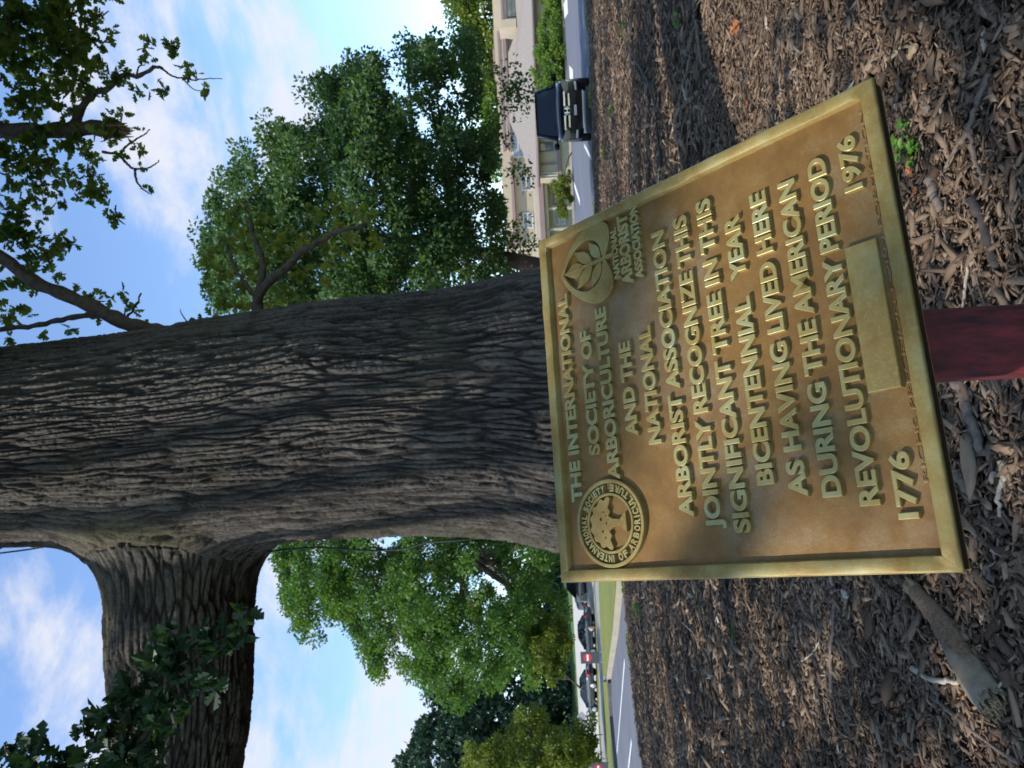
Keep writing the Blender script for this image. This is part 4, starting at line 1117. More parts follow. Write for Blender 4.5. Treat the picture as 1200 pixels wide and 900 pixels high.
cpos = at(660, 130, 24.2); cdir = np.array([-math.sin(R(-18)), math.cos(R(-18))])
vehicle('parked_car', (cpos[0] + cdir[0] * 2.45, cpos[1] + cdir[1] * 2.45, -0.03), R(-18), 'glossy black sport utility vehicle with chrome grille facing us on the road', 'black_paint', 4.9, 1.93, 1.80)
c1 = lot(700.5, 808)
vehicle('parked_car', (c1[0], c1[1], c1[2]), R(-108), 'black estate car with red tail light between the no entry sign and the diamond sign', 'dark_grey_paint', 4.1, 1.7, 1.36, False, emblem=False, detail=False, group='cars in the far car park')
c2 = lot(699, 748)
vehicle('parked_car', (c2[0], c2[1] + 1, c2[2]), R(-104), 'dark hatchback car behind the red no entry sign', 'navy_paint', 3.9, 1.65, 1.35, False, emblem=False, detail=False, group='cars in the far car park')
c3 = lot(692, 700)
vehicle('parked_van', (c3[0], c3[1] + 6, c3[2]), R(-95), 'dark navy van under the far tree beside the plaque edge', 'navy_paint', 5.2, 1.95, 1.95, True, emblem=False, detail=False, group='cars in the far car park')['category'] = 'van'

# small white and blue-grey cabins under the trees
def cabin(name, pc, w, d, h, mat, label):
    t = thing(name, pc, label, 'shed'); x, y, z = pc
    MB().box((x - w / 2, y, z), (x + w / 2, y + d, z + h)).build('walls', mat, t)
    MB().add([(x - w / 2 - .15, y - .15, z + h), (x + w / 2 + .15, y - .15, z + h), (x + w / 2 + .15, y + d + .15, z + h), (x - w / 2 - .15, y + d + .15, z + h), (x - w / 2 - .15, y + d / 2, z + h + w * .25), (x + w / 2 + .15, y + d / 2, z + h + w * .25)],
             [(0, 1, 5, 4), (2, 3, 4, 5), (0, 4, 3), (1, 2, 5), (0, 3, 2, 1)]).build('roof', 'sign_grey', t)
    MB().box((x - .25, y - .04, z + .1), (x + .25, y - .003, z + h * .75)).build('door', 'window_glass', t)


cabin('shed', lot(693, 709) + np.array([0, 8, .2]), 1.0, 2, 1.3, 'blue_grey_siding', 'small blue-grey shed beneath the far trees')
cabin('shed', lot(693, 721) + np.array([0, 5, .1]), 0.7, 1.5, 1.0, 'white_paint', 'small white shed beside the dark hatchback')

# ================================================================== SIGNS AND POSTS
def no_entry(loc, label, w=0.55, h=0.82, tall=1.18):
    t = thing('no_entry_sign', loc, label, 'sign'); x, y, z = loc
    MB().box((x - w / 2, y - .015, z + tall - h), (x + w / 2, y + .015, z + tall), .008).build('board', 'sign_grey', t)
    v, f = tube([(x, y - .022, z + tall - h * .38), (x, y - .017, z + tall - h * .38)], w * .36, 28)
    d = mk('red_disc', v, f, 'sign_red', t)
    MB().box((x - w * .26, y - .030, z + tall - h * .38 - .045), (x + w * .26, y - .024, z + tall - h * .38 + .045)).build('white_bar', 'sign_white', d)
    for s in (-1, 1): MB().box((x + s * (w / 2 - .04) - .02, y + .017, z - .1), (x + s * (w / 2 - .04) + .02, y + .05, z + tall - .05)).build('post', 'galvanised', t)


g1 = G(708.5, 770, .1); no_entry((g1[0], g1[1], .1), 'grey board with red no entry disc on the grass beside the dark hatchback', 0.56, 0.86, 1.12)
g2 = G(718, 900.5, .05); no_entry((g2[0], g2[1], .05), 'no entry board cut off by the bottom edge of the picture', 0.56, 0.72, 0.92)
q = lot(703, 839); t = thing('warning_sign', q, 'grey diamond-shaped sign back on a thin pole in the car park', 'sign')
v, f = tube([q - (0, 0, .1), q + (0, 0, 1.55)], .03, 8); mk('pole', v, f, 'galvanised', t, True)
MB().prism([(q[0], q[2] + .95), (q[0] + .4, q[2] + 1.35), (q[0], q[2] + 1.75), (q[0] - .4, q[2] + 1.35)], q[1] - .04, q[1] - .03).build('diamond', 'galvanised', t)
q = G(706, 861, .05); v, f = tube([q, q + (0, 0, .42)], .035, 8); tag(mk('bollard', v, f, 'sign_grey', None, True), 'short dark bollard on the verge in front of the yellow-green tree', 'bollard')
q = lot(699, 735); MB().box((q[0] - .06, q[1], q[2] - .1), (q[0] + .06, q[1] + .12, q[2] + .8), .01).build('marker_post', 'brown_post')
tag(bpy.data.objects['marker_post'], 'short brown post beside the dark hatchback tail', 'post')

# ================================================================== THE PLAQUE
SRC = dict(TL=(657, 683), TR=(630, 283), BR=(1022, 89), BL=(1129, 671))


def plaque_pose(width):
    r = {k: ray(*v) for k, v in SRC.items()}
    Mx = np.stack([-r['TR'], r['BR'], -r['BL']], -1); s = np.linalg.solve(Mx, -r['TL'])
    X = dict(TL=r['TL'], TR=r['TR'] * s[0], BR=r['BR'] * s[1], BL=r['BL'] * s[2])
    k = width / np.linalg.norm(X['TR'] - X['TL']); X = {a: b * k + CAM for a, b in X.items()}
    e1 = X['TR'] - X['TL']; e2 = X['BL'] - X['TL']; w, h = np.linalg.norm(e1), np.linalg.norm(e2); e1 /= w
    n = -np.cross(e1, e2 / h); n /= np.linalg.norm(n); e2 = np.cross(e1, n) if np.cross(e1, n) @ e2 > 0 else -np.cross(e1, n)
    return X['TL'], e1, e2, n, w, h


PW = 0.40
P0, E1, E2, EN, PWd, PHt = plaque_pose(PW)
if EN @ (CAM - P0) < 0: EN = -EN
print('plaque', P0, PWd, PHt, EN)
FR = 0.0            # rim front is the reference plane; field lies below it
FIELD = -0.0068


def pl(u, v, h): return P0 + E1 * (u * PWd) + E2 * (v * PHt) + EN * h


base_post = pl(0.53, 0.5, -0.05); base_post[2] = 0
sign = thing('memorial_plaque', base_post, 'square bronze plaque with raised lettering tilted on a dark red post', 'plaque')


def plq(name, V, F_, mat, parent, smooth=False):
    """V in plaque units: metres right, metres down, metres out"""
    W_ = [P0 + E1 * a + E2 * b + EN * c for a, b, c in V]
    return mk(name, W_, F_, mat, parent, smooth)


def build_plate():
    w, h = PWd, PHt
    MB_ = []
    # backing plate
    bw = 0.004
    V = []; F_ = []
    N_ = 60
    g = [(i / N_, j / N_) for j in range(N_ + 1) for i in range(N_ + 1)]
    inset = 0.010
    P_ = np.array([(inset + a * (w - 2 * inset), inset + b * (h - 2 * inset), 0) for a, b in g])
    P_[:, 2] = FIELD + 0.0009 * (fbm(np.stack([P_[:, 0] * 30, P_[:, 1] * 30, P_[:, 0] * 0], -1), 3, 3) - 0.5)
    F_ = [(j * (N_ + 1) + i, (j + 1) * (N_ + 1) + i, (j + 1) * (N_ + 1) + i + 1, j * (N_ + 1) + i + 1) for j in range(N_) for i in range(N_)]
    plate = plq('plate', P_, F_, 'bronze_field', sign, True)
    # rim: a section carried round the square with mitred corners, plus back
    sec = [(0.0016, -0.0062), (0.0004, -0.0055), (0.0, -0.0022), (0.0008, -0.0006), (0.0024, 0.0), (0.0118, 0.0), (0.0124, -0.0006), (0.0130, FIELD + 0.0008), (0.0134, FIELD - 0.0008)]
    K = 40; ring = []
    corners = [(0, 0), (1, 0), (1, 1), (0, 1)]
    V = []; r = np.random.default_rng(4)
    path = []
    for c in range(4):
        a = np.array(corners[c], float); b = np.array(corners[(c + 1) % 4], float)
        for k in range(K): path.append(a + (b - a) * k / K)
    n = len(path)
    for q in path:
        for d, z in sec:
            jx = 0.00025 * r.normal() if d > 0.003 else 0.00035 * r.normal()
            x = q[0] * w + d * (1 if q[0] <= 1e-6 else (-1 if q[0] >= 1 - 1e-6 else 0))
            y = q[1] * h + d * (1 if q[1] <= 1e-6 else (-1 if q[1] >= 1 - 1e-6 else 0))
            if 1e-6 < q[0] < 1 - 1e-6: x = min(max(q[0] * w, d), w - d)
            if 1e-6 < q[1] < 1 - 1e-6: y = min(max(q[1] * h, d), h - d)
            V.append((x, y, z + jx))
    s = len(sec); F_ = []
    for i in range(n):
        j = (i + 1) % n
        for k in range(s - 1): F_.append((i * s + k, j * s + k, j * s + k + 1, i * s + k + 1))
    o = plq('border', V, F_, 'bronze_raised', sign, True)
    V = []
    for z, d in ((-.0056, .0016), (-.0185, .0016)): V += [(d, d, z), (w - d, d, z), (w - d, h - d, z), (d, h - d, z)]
    plq('edge', V, [(0, 1, 5, 4), (1, 2, 6, 5), (2, 3, 7, 6), (3, 0, 4, 7)], 'bronze_edge_shade', sign)
    plq('back', [(0.001, 0.001, -.0185), (w - .001, 0.001, -.0185), (w - .001, h - .001, -.0185), (.001, h - .001, -.0185)], [(0, 3, 2, 1)], 'bronze_field', sign)
    return plate


plate = build_plate()


def curve_mesh(cu):
    o = bpy.data.objects.new('tmp', cu); col.objects.link(o); dg = bpy.context.evaluated_depsgraph_get(); dg.update()
    ev = o.evaluated_get(dg); me = ev.to_mesh(); n = len(me.vertices); co = np.empty(n * 3); me.vertices.foreach_get('co', co)
    F_ = [tuple(p.vertices) for p in me.polygons]; ev.to_mesh_clear(); bpy.data.objects.remove(o); bpy.data.curves.remove(cu)
    return co.reshape(-1, 3), F_


def text_geo(s, bold=0.02, ext=0.12, bev=0.02, space=1.0):
    cu = bpy.data.curves.new('t', 'FONT'); cu.body = s; cu.size = 1; cu.extrude = ext; cu.offset = bold; cu.bevel_depth = bev; cu.bevel_resolution = 0; cu.space_character = space
    cu.resolution_u = 5
    return curve_mesh(cu)


def shape_geo(loops, ext, bev=0.0):
    cu = bpy.data.curves.new('c', 'CURVE'); cu.dimensions = '2D'; cu.fill_mode = 'BOTH'; cu.extrude = ext; cu.bevel_depth = bev; cu.bevel_resolution = 0
    for lp_ in loops:
        sp = cu.splines.new('POLY'); sp.points.add(len(lp_) - 1)
        for i, (x, y) in enumerate(lp_): sp.points[i].co = (x, -y, 0, 1)      # y down on the plaque
        sp.use_cyclic_u = True
    return curve_mesh(cu)


RELIEF = 0.0048
LINES = [('THE INTERNATIONAL', .212, .806, .097, .039), ('SOCIETY OF', .330, .678, .173, .039), ('ARBORICULTURE', .256, .728, .234, .039), ('AND THE', .359, .612, .306, .039),
         ('NATIONAL', .329, .635, .376, .040), ('ARBORIST ASSOCIATION', .142, .872, .447, .0405), ('JOINTLY RECOGNIZE THIS', .110, .886, .518, .0415), ('SIGNIFICANT TREE IN THIS', .097, .902, .589, .0415),
         ('BICENTENNIAL   YEAR', .196, .832, .660, .0415), ('AS HAVING LIVED HERE', .162, .861, .732, .0415), ('DURING THE AMERICAN', .155, .859, .803, .0415), ('REVOLUTIONARY PERIOD', .131, .881, .875, .0405),
         ('1776', .100, .228, .941, .038), ('1976', .776, .899, .943, .038)]


def line_mesh(s, u0, u1, vb, cap, mat='bronze_letters', relief=RELIEF, bold=0.022, name='lettering', label=None):
    co, F_ = text_geo(s, bold)
    x0, x1 = co[:, 0].min(), co[:, 0].max(); zc0, zc1 = co[:, 2].min(), co[:, 2].max()
    H_, _ = text_geo('H', bold); c0, c1 = H_[:, 1].min(), H_[:, 1].max()
    x = (u0 + (co[:, 0] - x0) / (x1 - x0) * (u1 - u0)) * PWd; y = (vb - (co[:, 1] - c0) / (c1 - c0) * cap) * PHt; z = FIELD - 0.0008 + (co[:, 2] - zc0) / (zc1 - zc0) * (relief + .0008)
    return plq(name, np.stack([x, y, z], -1), [f[::-1] for f in F_], mat, plate)


for s, u0, u1, vb, cap in LINES: line_mesh(s, u0, u1, vb, cap)
line_mesh('RICHS PRECISION FORM FORMATION', .165, .945, .9640, .0090, 'bronze_field', 0.0009, -0.005)
line_mesh('NATIONAL', .790, .936, .296, .021, bold=0.03, relief=.0052); line_mesh('ARBORIST', .762, .990 - .03, .338, .036, bold=0.03, relief=.0058); line_mesh('ASSOCIATION', .766, .972, .372, .026, bold=0.03, relief=.0052)


def shape(name, loops, mat, relief, base=None, bev=0.0006):
    co, F_ = shape_geo([[(a * PWd, b * PHt) for a, b in lp_] for lp_ in loops], relief / 2, bev)
    z0, z1 = co[:, 2].min(), co[:, 2].max(); b_ = FIELD - .0008 if base is None else base
    V = np.stack([co[:, 0], -co[:, 1], b_ + (co[:, 2] - z0) / (z1 - z0) * (relief + .0008)], -1)
    return plq(name, V, [f[::-1] for f in F_], mat, plate)


shape('blank_panel', [[(.352, .888), (.657, .888), (.657, .949), (.352, .949)]], 'bronze_raised', .0062, bev=.0008)
circ = lambda cx, cy, r, n=64: [(cx + r * math.cos(a), cy + r * math.sin(a)) for a in np.linspace(0, 2 * math.pi, n, endpoint=False)]
SC = (.147, .187)
shape('seal_ring', [circ(*SC, .112, 96), circ(*SC, .1055, 96)], 'bronze_raised', .0060)
shape('seal_ring', [circ(*SC, .0765, 80), circ(*SC, .0725, 80)], 'bronze_raised', .0050)


def arc_text(s, a0, a1, rad, h, inward):
    """angles in degrees, counter-clockwise from the right"""
    n = len(s); V = []; F_ = []
    H_, _ = text_geo('H', 0.02); c0, c1 = H_[:, 1].min(), H_[:, 1].max()
    wd = []
    for ch in s: wd.append(0.5 if ch == ' ' else (0.45 if ch == 'I' else 1.0))
    tot = sum(wd); acc = 0
    for ch, w_ in zip(s, wd):
        a = a0 + (a1 - a0) * (acc + w_ / 2) / tot; acc += w_
        if ch == ' ': continue
        co, f = text_geo(ch, 0.035); mx = (co[:, 0].min() + co[:, 0].max()) / 2; k = h / (c1 - c0)
        sx = abs(a1 - a0) / tot * math.pi / 180 * rad * 0.84 * w_ / (co[:, 0].max() - co[:, 0].min() + 1e-6) if ch != 'I' else k * 0.8
        x = (co[:, 0] - mx) * min(sx, k * 1.2); y = (co[:, 1] - (c0 + c1) / 2) * k; t = R(a)
        cs, sn = math.cos(t), math.sin(t)
        if inward: X_ = rad * cs + x * -sn + y * -cs; Y_ = rad * sn + x * cs + y * -sn      # bottom arc, tops toward the centre
        else: X_ = rad * cs + x * sn + y * cs; Y_ = rad * sn - x * cs + y * sn
        z = (co[:, 2] - co[:, 2].min()) / (co[:, 2].max() - co[:, 2].min()) * .0050
        o = len(V); V += [((SC[0] + a_) * PWd, SC[1] * PHt - b_ * PWd, FIELD - .0008 + c_) for a_, b_, c_ in zip(X_, Y_, z)]; F_ += [tuple(i + o for i in q[::-1]) for q in f]
    return V, F_


v1, f1 = arc_text('INTERNATIONAL SOCIETY', 184, 6, .0905, .019, False)
plq('lettering', v1, f1, 'bronze_letters', plate)
v1, f1 = arc_text('OF ARBORICULTURE', 192, 356, .0905, .019, True)
plq('lettering', v1, f1, 'bronze_letters', plate)
# the little tree inside the seal
r = np.random.default_rng(12); bl = []
for k in range(46):
    a = math.pi * (1.06 + 0.0) - (k / 45.0) * math.pi * 1.12 + math.pi * 0.0
    rr_ = .062 + .004 * math.sin(k * 1.05) + .0012 * r.normal()
    bl.append((SC[0] + rr_ * math.cos(a) * 1.02, SC[1] - .006 - rr_ * math.sin(a) * .96))
under = [(.040, -.004), (.030, .002), (.018, -.004), (.010, .010), (.0075, .034), (.022, .050), (.024, .054), (-.024, .054), (-.022, .050), (-.0075, .034), (-.010, .010), (-.020, -.004), (-.032, .003), (-.042, -.003)]
holes = []
for hx, hy, hr in ((-.02, -.026, .005), (.012, -.03, .006), (.03, -.02, .004), (-.036, -.018, .004), (0, -.012, .004), (.02, -.012, .003)):
    holes.append([(SC[0] + hx + hr * (1 + .3 * math.sin(3 * a)) * math.cos(a), SC[1] + hy + hr * .7 * math.sin(a)) for a in np.linspace(0, 2 * math.pi, 9, endpoint=False)])
shape('tree_emblem', [bl + [(SC[0] + a, SC[1] + b) for a, b in under]] + holes, 'bronze_raised', .0046, bev=.0003)
# the heart-shaped leaf badge
HC = (.860, .180)


def heart(w, top, bot, notch, n=40, ox=0.0):
    pts = []
    half = [(0, top), (.30, top + .10 * (bot - top)), (.64, top + .28 * (bot - top)), (.90, top + .50 * (bot - top)), (1.0, top + .70 * (bot - top)), (.95, top + .86 * (bot - top)), (.78, bot - .02 * (bot - top)), (.50, bot), (.24, bot - .05 * (bot - top)), (.04, notch)]
    P_ = spline([(a * w, b, 0) for a, b in half], n)[:, :2]
    return [(HC[0] + ox + x, y) for x, y in P_] + [(HC[0] + ox - x, y) for x, y in P_[::-1][:-1]][: len(P_) - 1]


inner = lambda: [(HC[0] + x, y) for x, y in spline([(0, .092, 0), (.034, .113, 0), (.062, .143, 0), (.075, .176, 0), (.070, .208, 0), (.048, .232, 0), (.008, .243, 0)], 24)[:, :2]] + [(HC[0] - x, y) for x, y in spline([(0, .092, 0), (.034, .113, 0), (.062, .143, 0), (.075, .176, 0), (.070, .208, 0), (.048, .232, 0), (.008, .243, 0)], 24)[:, :2][::-1][:-1]]
shape('leaf_badge', [heart(.117, .082, .270, .250), inner()], 'bronze_raised', .0062)


def lens(a, b, w, n=14):
    a, b = np.array(a), np.array(b); d = b - a; s = np.array([-d[1], d[0]]); t = np.linspace(0, 1, n)
    return [tuple(a + d * q + s * w * math.sin(math.pi * q) * (1.25 - .5 * q)) for q in t] + [tuple(a + d * q - s * w * math.sin(math.pi * q) * (1.25 - .5 * q)) for q in t[::-1][1:-1]]


for a, b, w_ in (((.862, .172), (.860, .096), .26), ((.858, .200), (.806, .142), .20), ((.866, .200), (.914, .140), .20), ((.858, .232), (.796, .196), .20), ((.866, .232), (.926, .194), .20)):
    shape('badge_leaf', [lens(a, b, w_)], 'bronze_raised', .0050, bev=.0003)
shape('badge_stem', [[(.8585, .10), (.8625, .10), (.8655, .283), (.8550, .283)]], 'bronze_raised', .0066, bev=.0003)


def build_post():
    p = base_post; w = .0335; t = .004
    top_z = pl(0.53, 0.46, -.022)[2]; prof = []
    for c, (sx, sy) in enumerate(((1, 1), (-1, 1), (-1, -1), (1, -1))):
        for k in range(4):
            a = R(c * 90 + k * 30); prof.append((sx * (w - .006) + .006 * math.cos(a), sy * (w - .006) + .006 * math.sin(a)))
    yaw = math.atan2(E1[1], E1[0]) * 0.4; cs, sn = math.cos(yaw), math.sin(yaw)
    prof = [(x * cs - y * sn, x * sn + y * cs) for x, y in prof]; n = len(prof); V = []
    for x, y in prof: V.append((p[0] + x, p[1] + y, -.1))
    for x, y in prof:       # the top is cut along the back of the plate
        q = np.array([p[0] + x, p[1] + y, 0]); z = (P0 - EN * .0195 - q) @ EN / EN[2]; V.append((q[0], q[1], z - .001))
    F_ = [(i, (i + 1) % n, (i + 1) % n + n, i + n) for i in range(n)] + [tuple(range(n, 2 * n))]
    mk('post', V, F_, 'post_paint', sign)


build_post()

# ================================================================== THINGS LYING ON THE MULCH
def gz(px, py, lift=0.03):
    p = G(px, py, 0.06); h = float(mulch_height(np.array([p[0]]), np.array([p[1]]))[0]); p = G(px, py, h + lift); return p


def stick(name, pts, r0, r1, mat, label, cat='stick', n=18, knob=0.12, lift=0.03, seg=9, ends='splintered_wood'):
    P_ = spline([gz(*q, lift + r0 * .3) for q in pts], n); r = np.random.default_rng(int(abs(P_[0][0] * 1000)) + 1)
    rr_ = np.linspace(r0, r1, n) * (1 + knob * r.normal(0, 1, n)); P_ = P_ + r.normal(0, r0 * .18, P_.shape)
    V, F_ = tube(P_, rr_, seg, True); o = mk(name, V, F_, mat, None, True); return tag(o, label, cat)


def log():
    pts = [(1068, 688), (1090, 713), (1112, 742), (1132, 775), (1152, 805), (1170, 828)]
    n, seg = 60, 36; P_ = spline([gz(*q, .045) for q in pts], n); base = P_[n // 2] * np.array([1, 1, 0])
    t = thing('fallen_log', base, 'broken half-barked log lying on the mulch left of the plaque foot', 'log')
    r = np.random.default_rng(3); _, T, A, B = frames(P_); th = np.linspace(0, 2 * math.pi, seg, endpoint=False)
    rad = np.interp(np.arange(n), [0, 18, 22, 40, 59], [.026, .032, .040, .046, .050]); V = []
    S, TH = np.meshgrid(np.arange(n) / n, th, indexing='ij')
    nz = fbm(np.stack([np.cos(TH).ravel() * 1.5, np.sin(TH).ravel() * 1.5, S.ravel() * 5], -1) + 3, 4, 8).reshape(n, seg) - .5
    rr_ = rad[:, None] * (1 + .38 * nz)
    V = P_[:, None] + rr_[..., None] * (np.cos(th)[None, :, None] * A[:, None] + np.sin(th)[None, :, None] * B[:, None])
    # ragged ends
    V[0] += T[0] * (r.uniform(-.02, .012, (seg, 1))); V[-1] += T[-1] * r.uniform(-.035, .02, (seg, 1)); V[-2] += T[-2] * r.uniform(-.02, .01, (seg, 1))
    F_ = [(i * seg + j, i * seg + (j + 1) % seg, (i + 1) * seg + (j + 1) % seg, (i + 1) * seg + j) for i in range(n - 1) for j in range(seg)]
    me = mk('stem', V.reshape(-1, 3), F_, 'dead_wood', t, True).data
    a = me.attributes.new('var', 'FLOAT', 'POINT'); up_ = (V - P_[:, None])[..., 0] / rad[:, None]
    a.data.foreach_set('value', np.clip((S * 2.4 - .75) + .8 * nz - .35 * up_, 0, 1).ravel().astype(np.float32))
    for e, sg in ((0, -1), (n - 1, 1)):
        mb = MB()
        for k in range(80):
            a = r.uniform(0, 2 * math.pi); q = P_[e] + (A[e] * math.cos(a) + B[e] * math.sin(a)) * rad[e] * r.uniform(.1, .98); d = T[e] * sg * r.uniform(.003, .02) + r.normal(0, .006, 3)
            mb.tube([q - T[e] * sg * .04, q + d * .3, q + d], [.006, .005, .001], 5)
        mb.build('splintered_end', 'splintered_wood', t)


log()
stick('stick', [(1055, 793), (1080, 808), (1108, 830), (1135, 852), (1165, 875), (1192, 893)], .0055, .008, 'stick_wood', 'long thin grey stick in the bottom corner below the broken log', knob=.06)
stick('branch_piece', [(1120, 447), (1130, 470), (1140, 498), (1149, 526)], .017, .013, 'stick_wood', 'knobbly grey branch piece lying beside the red post', 'branch', knob=.1)
stick('branch_piece', [(1114, 548), (1128, 566), (1142, 583)], .015, .015, 'stick_wood', 'short round branch piece under the plaque corner near 1776', 'branch')
stick('stick', [(1172, 540), (1176, 560), (1170, 580), (1172, 606)], .010, .006, 'pale_wood', 'pale bare forked stick lying near the red post')
stick('stick', [(1160, 85), (1146, 118), (1136, 150), (1122, 172), (1108, 196)], .009, .007, 'stick_wood', 'curved grey stick beside the leafy green weed')
stick('stick', [(1136, 150), (1142, 185), (1152, 215)], .008, .004, 'stick_wood', 'short dark twig crossing the curved grey stick')
stick('branch_piece', [(1090, 210), (1094, 228), (1102, 246)], .016, .012, 'stick_wood', 'stubby grey branch piece next to a brown leaf below the weed', 'branch')
stick('charred_wood', [(1140, 235), (1152, 262), (1160, 290), (1168, 318)], .016, .010, 'dark_stick', 'blackened chunk of wood right of the red post', 'wood')
stick('stick', [(740, 62), (752, 84), (764, 108), (770, 150), (775, 195)], .016, .012, 'dark_stick', 'long dark stick lying across the sunny mulch')
stick('stick', [(811, -5), (815, 25), (819, 55), (823, 80)], .014, .010, 'stick_wood', 'straight grey stick at the top edge of the mulch')
stick('stick', [(795, 40), (797, 58), (812, 68)], .007, .004, 'stick_wood', 'thin forked twig near the top of the mulch')
stick('stick', [(960, 745), (966, 780), (975, 820), (980, 862)], .007, .005, 'dark_stick', 'dark thin twig lying in the middle of the left mulch')
stick('wood_strip', [(1070, 783), (1090, 796), (1112, 798), (1124, 800)], .012, .007, 'pale_wood', 'pale curved wood strip pointing at the broken log', 'wood')
stick('wood_strip', [(978, 705), (976, 735), (974, 765), (974, 812)], .010, .010, 'stick_wood', 'straight flat brown wood strip lying in the left mulch', 'wood')
stick('wood_strip', [(940, 775), (952, 765), (960, 752)], .007, .004, 'pale_wood', 'small curved pale sliver in the left mulch', 'wood')
stick('wood_strip', [(800, 730), (812, 742), (820, 760)], .007, .005, 'pale_wood', 'faint grey curved sliver in the far left mulch', 'wood')
stick('stick', [(1135, 300), (1132, 330), (1126, 372)], .005, .004, 'pale_wood', 'thin straight twig just above the red post')
stick('stick', [(1060, 840), (1080, 855), (1098, 868)], .006, .004, 'dark_stick', 'small dark twig at the bottom edge of the mulch')


def chunk(name, px, py, size, mat, label, seed, aspect=(1, .6, .35), cat='wood'):
    r = np.random.default_rng(seed); bm = bmesh.new(); bmesh.ops.create_icosphere(bm, subdivisions=2, radius=1)
    a = r.uniform(0, math.pi)
    for v in bm.verts:
        c = v.co * (1 + r.normal(0, .16)); x, y, z = c.x * aspect[0], c.y * aspect[1], c.z * aspect[2]; v.co = Vector((x * math.cos(a) - y * math.sin(a), x * math.sin(a) + y * math.cos(a), z)) * size
    p = gz(px, py, .03); bmesh.ops.translate(bm, verts=bm.verts, vec=Vector(p)); mb = MB().bm(bm)
    return tag(mb.build(name, mat), label, cat)


chunk('wood_chunk', 990, 696, .034, 'pale_wood', 'pale splintered wood chunk just below the plaque edge', 1)
chunk('wood_chunk', 1158, 672, .026, 'stick_wood', 'smooth grey pebble-like chip beyond the plaque corner', 2)
chunk('wood_chunk', 1178, 668, .026, 'splintered_wood', 'orange-tan wood chunk right of the grey chip', 3, (1, .5, .3))
chunk('wood_chunk', 1150, 722, .024, 'pale_wood', 'light chip lying behind the broken log', 4, (1, .35, .2))
chunk('wood_chunk', 1163, 560, .022, 'pale_wood', 'round cream wood chip near the pale forked stick', 5)
chunk('wood_chunk', 880, 800 + 48, .02, 'tan_leaf', 'small tan chip in the lower left mulch', 6)
chunk('wood_chunk', 1070, 60, .034, 'splintered_wood', 'tan wood chunk near the top edge of the mulch', 7)
chunk('wood_chunk', 1085, 125, .034, 'stick_wood', 'broad brown wood chunk between the plaque corner and the curved stick', 8, (1, .5, .3))
chunk('wood_chunk', 918, 848, .02, 'pale_wood', 'small pale grey chip far down the left mulch', 9)
chunk('wood_chunk', 1075, 895, .028, 'brown_leaf', 'orange chunk cut by the bottom edge', 10)
chunk('wood_chunk', 1050, 125, .016, 'pale_wood', 'cream chip touching the plaque top corner', 11)


def dead_leaf(px, py, size, mat, label, seed):
    r = np.random.default_rng(seed); p = gz(px, py, .045); a = r.uniform(0, 6.28); V = []; F_ = []
    hv = [(0, 0)] + [(x, y) for x, y in _half[1:-1]] + [(1, 0)]; k = len(hv); curl = r.uniform(.5, .9)
    for s in (1, -1):
        for row in (1.0, 0.5):
            for x, y in hv:
                yy = y * s * row; q = Vector(((x - .5), yy * 1.1, curl * (yy * yy * 2.0) + .25 * (x - .5) ** 2 + .04 * math.sin(9 * x + s)))
                V.append(q)
    for x, y in hv: V.append(Vector((x - .5, 0, .25 * (x - .5) ** 2)))
    for s in range(2):
        o = s * 2 * k
        for i in range(k - 1):
            F_.append((o + i, o + i + 1, o + k + i + 1, o + k + i)); F_.append((o + k + i, o + k + i + 1, 4 * k + i + 1, 4 * k + i))
    mt = Euler((r.normal(0, .35), r.normal(0, .35), a)).to_matrix(); V = [Vector(p) + (mt @ q) * size for q in V]
    o = mk('fallen_leaf', V, F_, mat, None, True); md = o.modifiers.new('s', 'SOLIDIFY'); md.thickness = .0008
    return tag(o, label, 'leaf')


dead_leaf(876, 125, .085, 'brown_leaf', 'orange-brown curled oak leaf lying above the plaque edge', 41)
dead_leaf(862, 32, .13, 'brown_leaf', 'large brown oak leaf near the top edge of the mulch', 42)
dead_leaf(857, 74, .085, 'tan_leaf', 'pale tan leaf beside the brown oak leaf', 43)
dead_leaf(911, 73, .085, 'tan_leaf', 'pale upright leaf in the upper mulch', 44)
dead_leaf(1066, 200, .05, 'brown_leaf', 'rust-red leaf beside the green weed', 45)
dead_leaf(1072, 225, .04, 'brown_leaf', 'small rust leaf under the plaque rim', 46)
dead_leaf(1128, 815, .06, 'brown_leaf', 'dark red leaf tucked against the broken log', 47)
dead_leaf(802, 828, .2, 'brown_leaf', 'orange-brown leaf in the far lower left mulch', 48)
dead_leaf(1052, 62, .05, 'tan_leaf', 'small whitish leaf past the top plaque corner', 49)
dead_leaf(748, 90, .14, 'tan_leaf', 'pale leaf standing in the far upper mulch', 50)


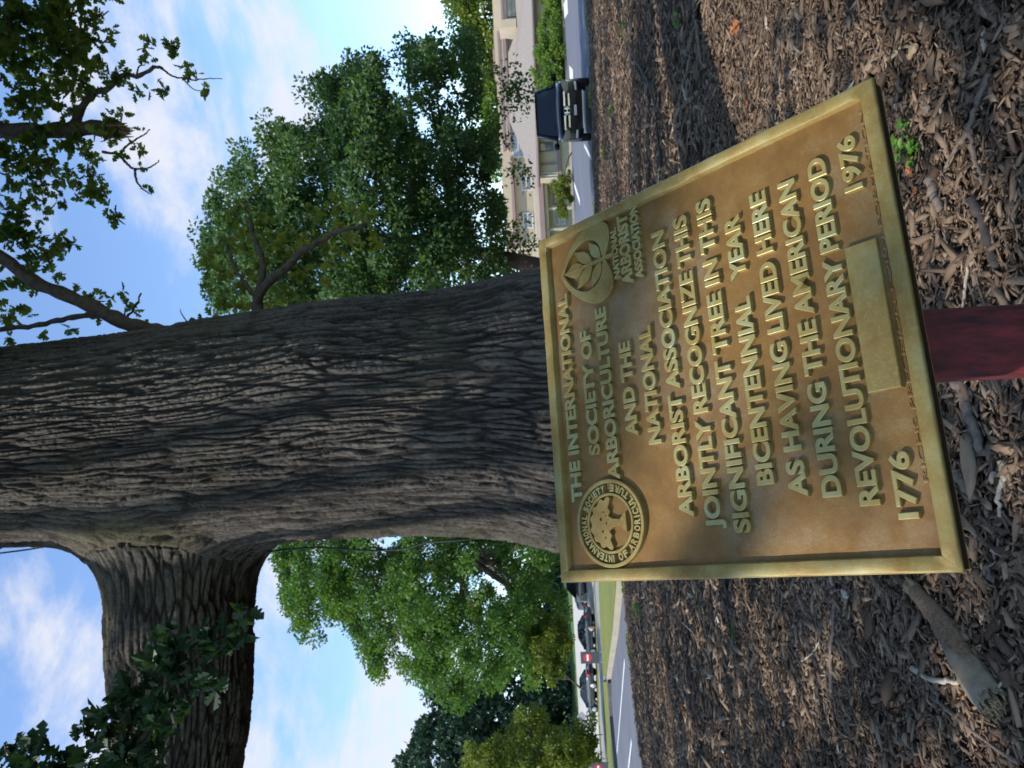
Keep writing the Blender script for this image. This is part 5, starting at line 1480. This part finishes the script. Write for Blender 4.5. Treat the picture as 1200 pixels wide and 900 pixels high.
def weed(px, py, size, n, label, seed, group=None):
    r = np.random.default_rng(seed); p = gz(px, py, .0); t = thing('weed', p, label, 'weed', group); mb = MB(); C = []; AX = []
    for k in range(n):
        a = r.uniform(0, 6.28); e = p + np.array([math.cos(a), math.sin(a), 0]) * size * r.uniform(.2, 1) + np.array([0, 0, size * r.uniform(.4, 1.1)])
        mb.tube(spline([p, (p + e) / 2 + np.array([0, 0, size * .2]), e], 6), [.0022] * 6, 5)
        for j in range(3):
            b = a + (j - 1) * 1.3; C.append(e); AX.append([math.cos(b), math.sin(b), .15])
    mb.build('stem', 'weed_leaf', t); ar = bpy.data.objects[-1] if False else None
    leaves('leaf_cluster', np.array(C), size * .42 * r.uniform(.8, 1.2, len(C)), np.array(AX), 'weed_leaf', t, 'simple', None, .1, 3.0, r)


weed(1078, 172, .075, 12, 'leafy green clover-like weed growing beside the plaque corner', 61)
weed(866, 738, .06, 8, 'small bright green weed in the left mulch', 62)
weed(800, 22, .09, 8, 'small yellow-green weed at the top of the mulch', 63)
weed(735, 33, .12, 10, 'low green weed on the far upper mulch beside the road', 64)
weed(722, 130, .14, 10, 'pale green weed tuft in the far mulch below the black vehicle', 65)
weed(712, 180, .14, 10, 'bright green weed tuft near the plaque corner and road', 66)
weed(752, 712, .16, 12, 'green weed clump at the far left mulch edge', 67)
weed(748, 722, .12, 8, 'second green weed clump nearer the plaque at the far left', 68)


def edge_grass():
    r = np.random.default_rng(9); n = 9000; x = np.concatenate([r.uniform(2, 18, n // 2), r.uniform(-12, -2, n // 2)])
    y = edge_y(x) + r.normal(-.15, .16, n); k = fbm(np.stack([x, x * 0, x * 0], -1) * 1.4, 2, 66) > .5; x, y = x[k], y[k]
    C = np.stack([x, y, np.zeros(len(x)) + .0], -1); AX = np.stack([r.normal(0, .4, len(x)), r.normal(0, .4, len(x)), np.ones(len(x))], -1)
    o = leaves('grass', C, .09 * r.uniform(.5, 1.3, len(x)), AX, 'grass_blade', None, 'rhomb', None, .2, 0, r)
    tag(o, 'thin grass and weeds along the edge where mulch meets road', 'grass', None, 'stuff')


edge_grass()
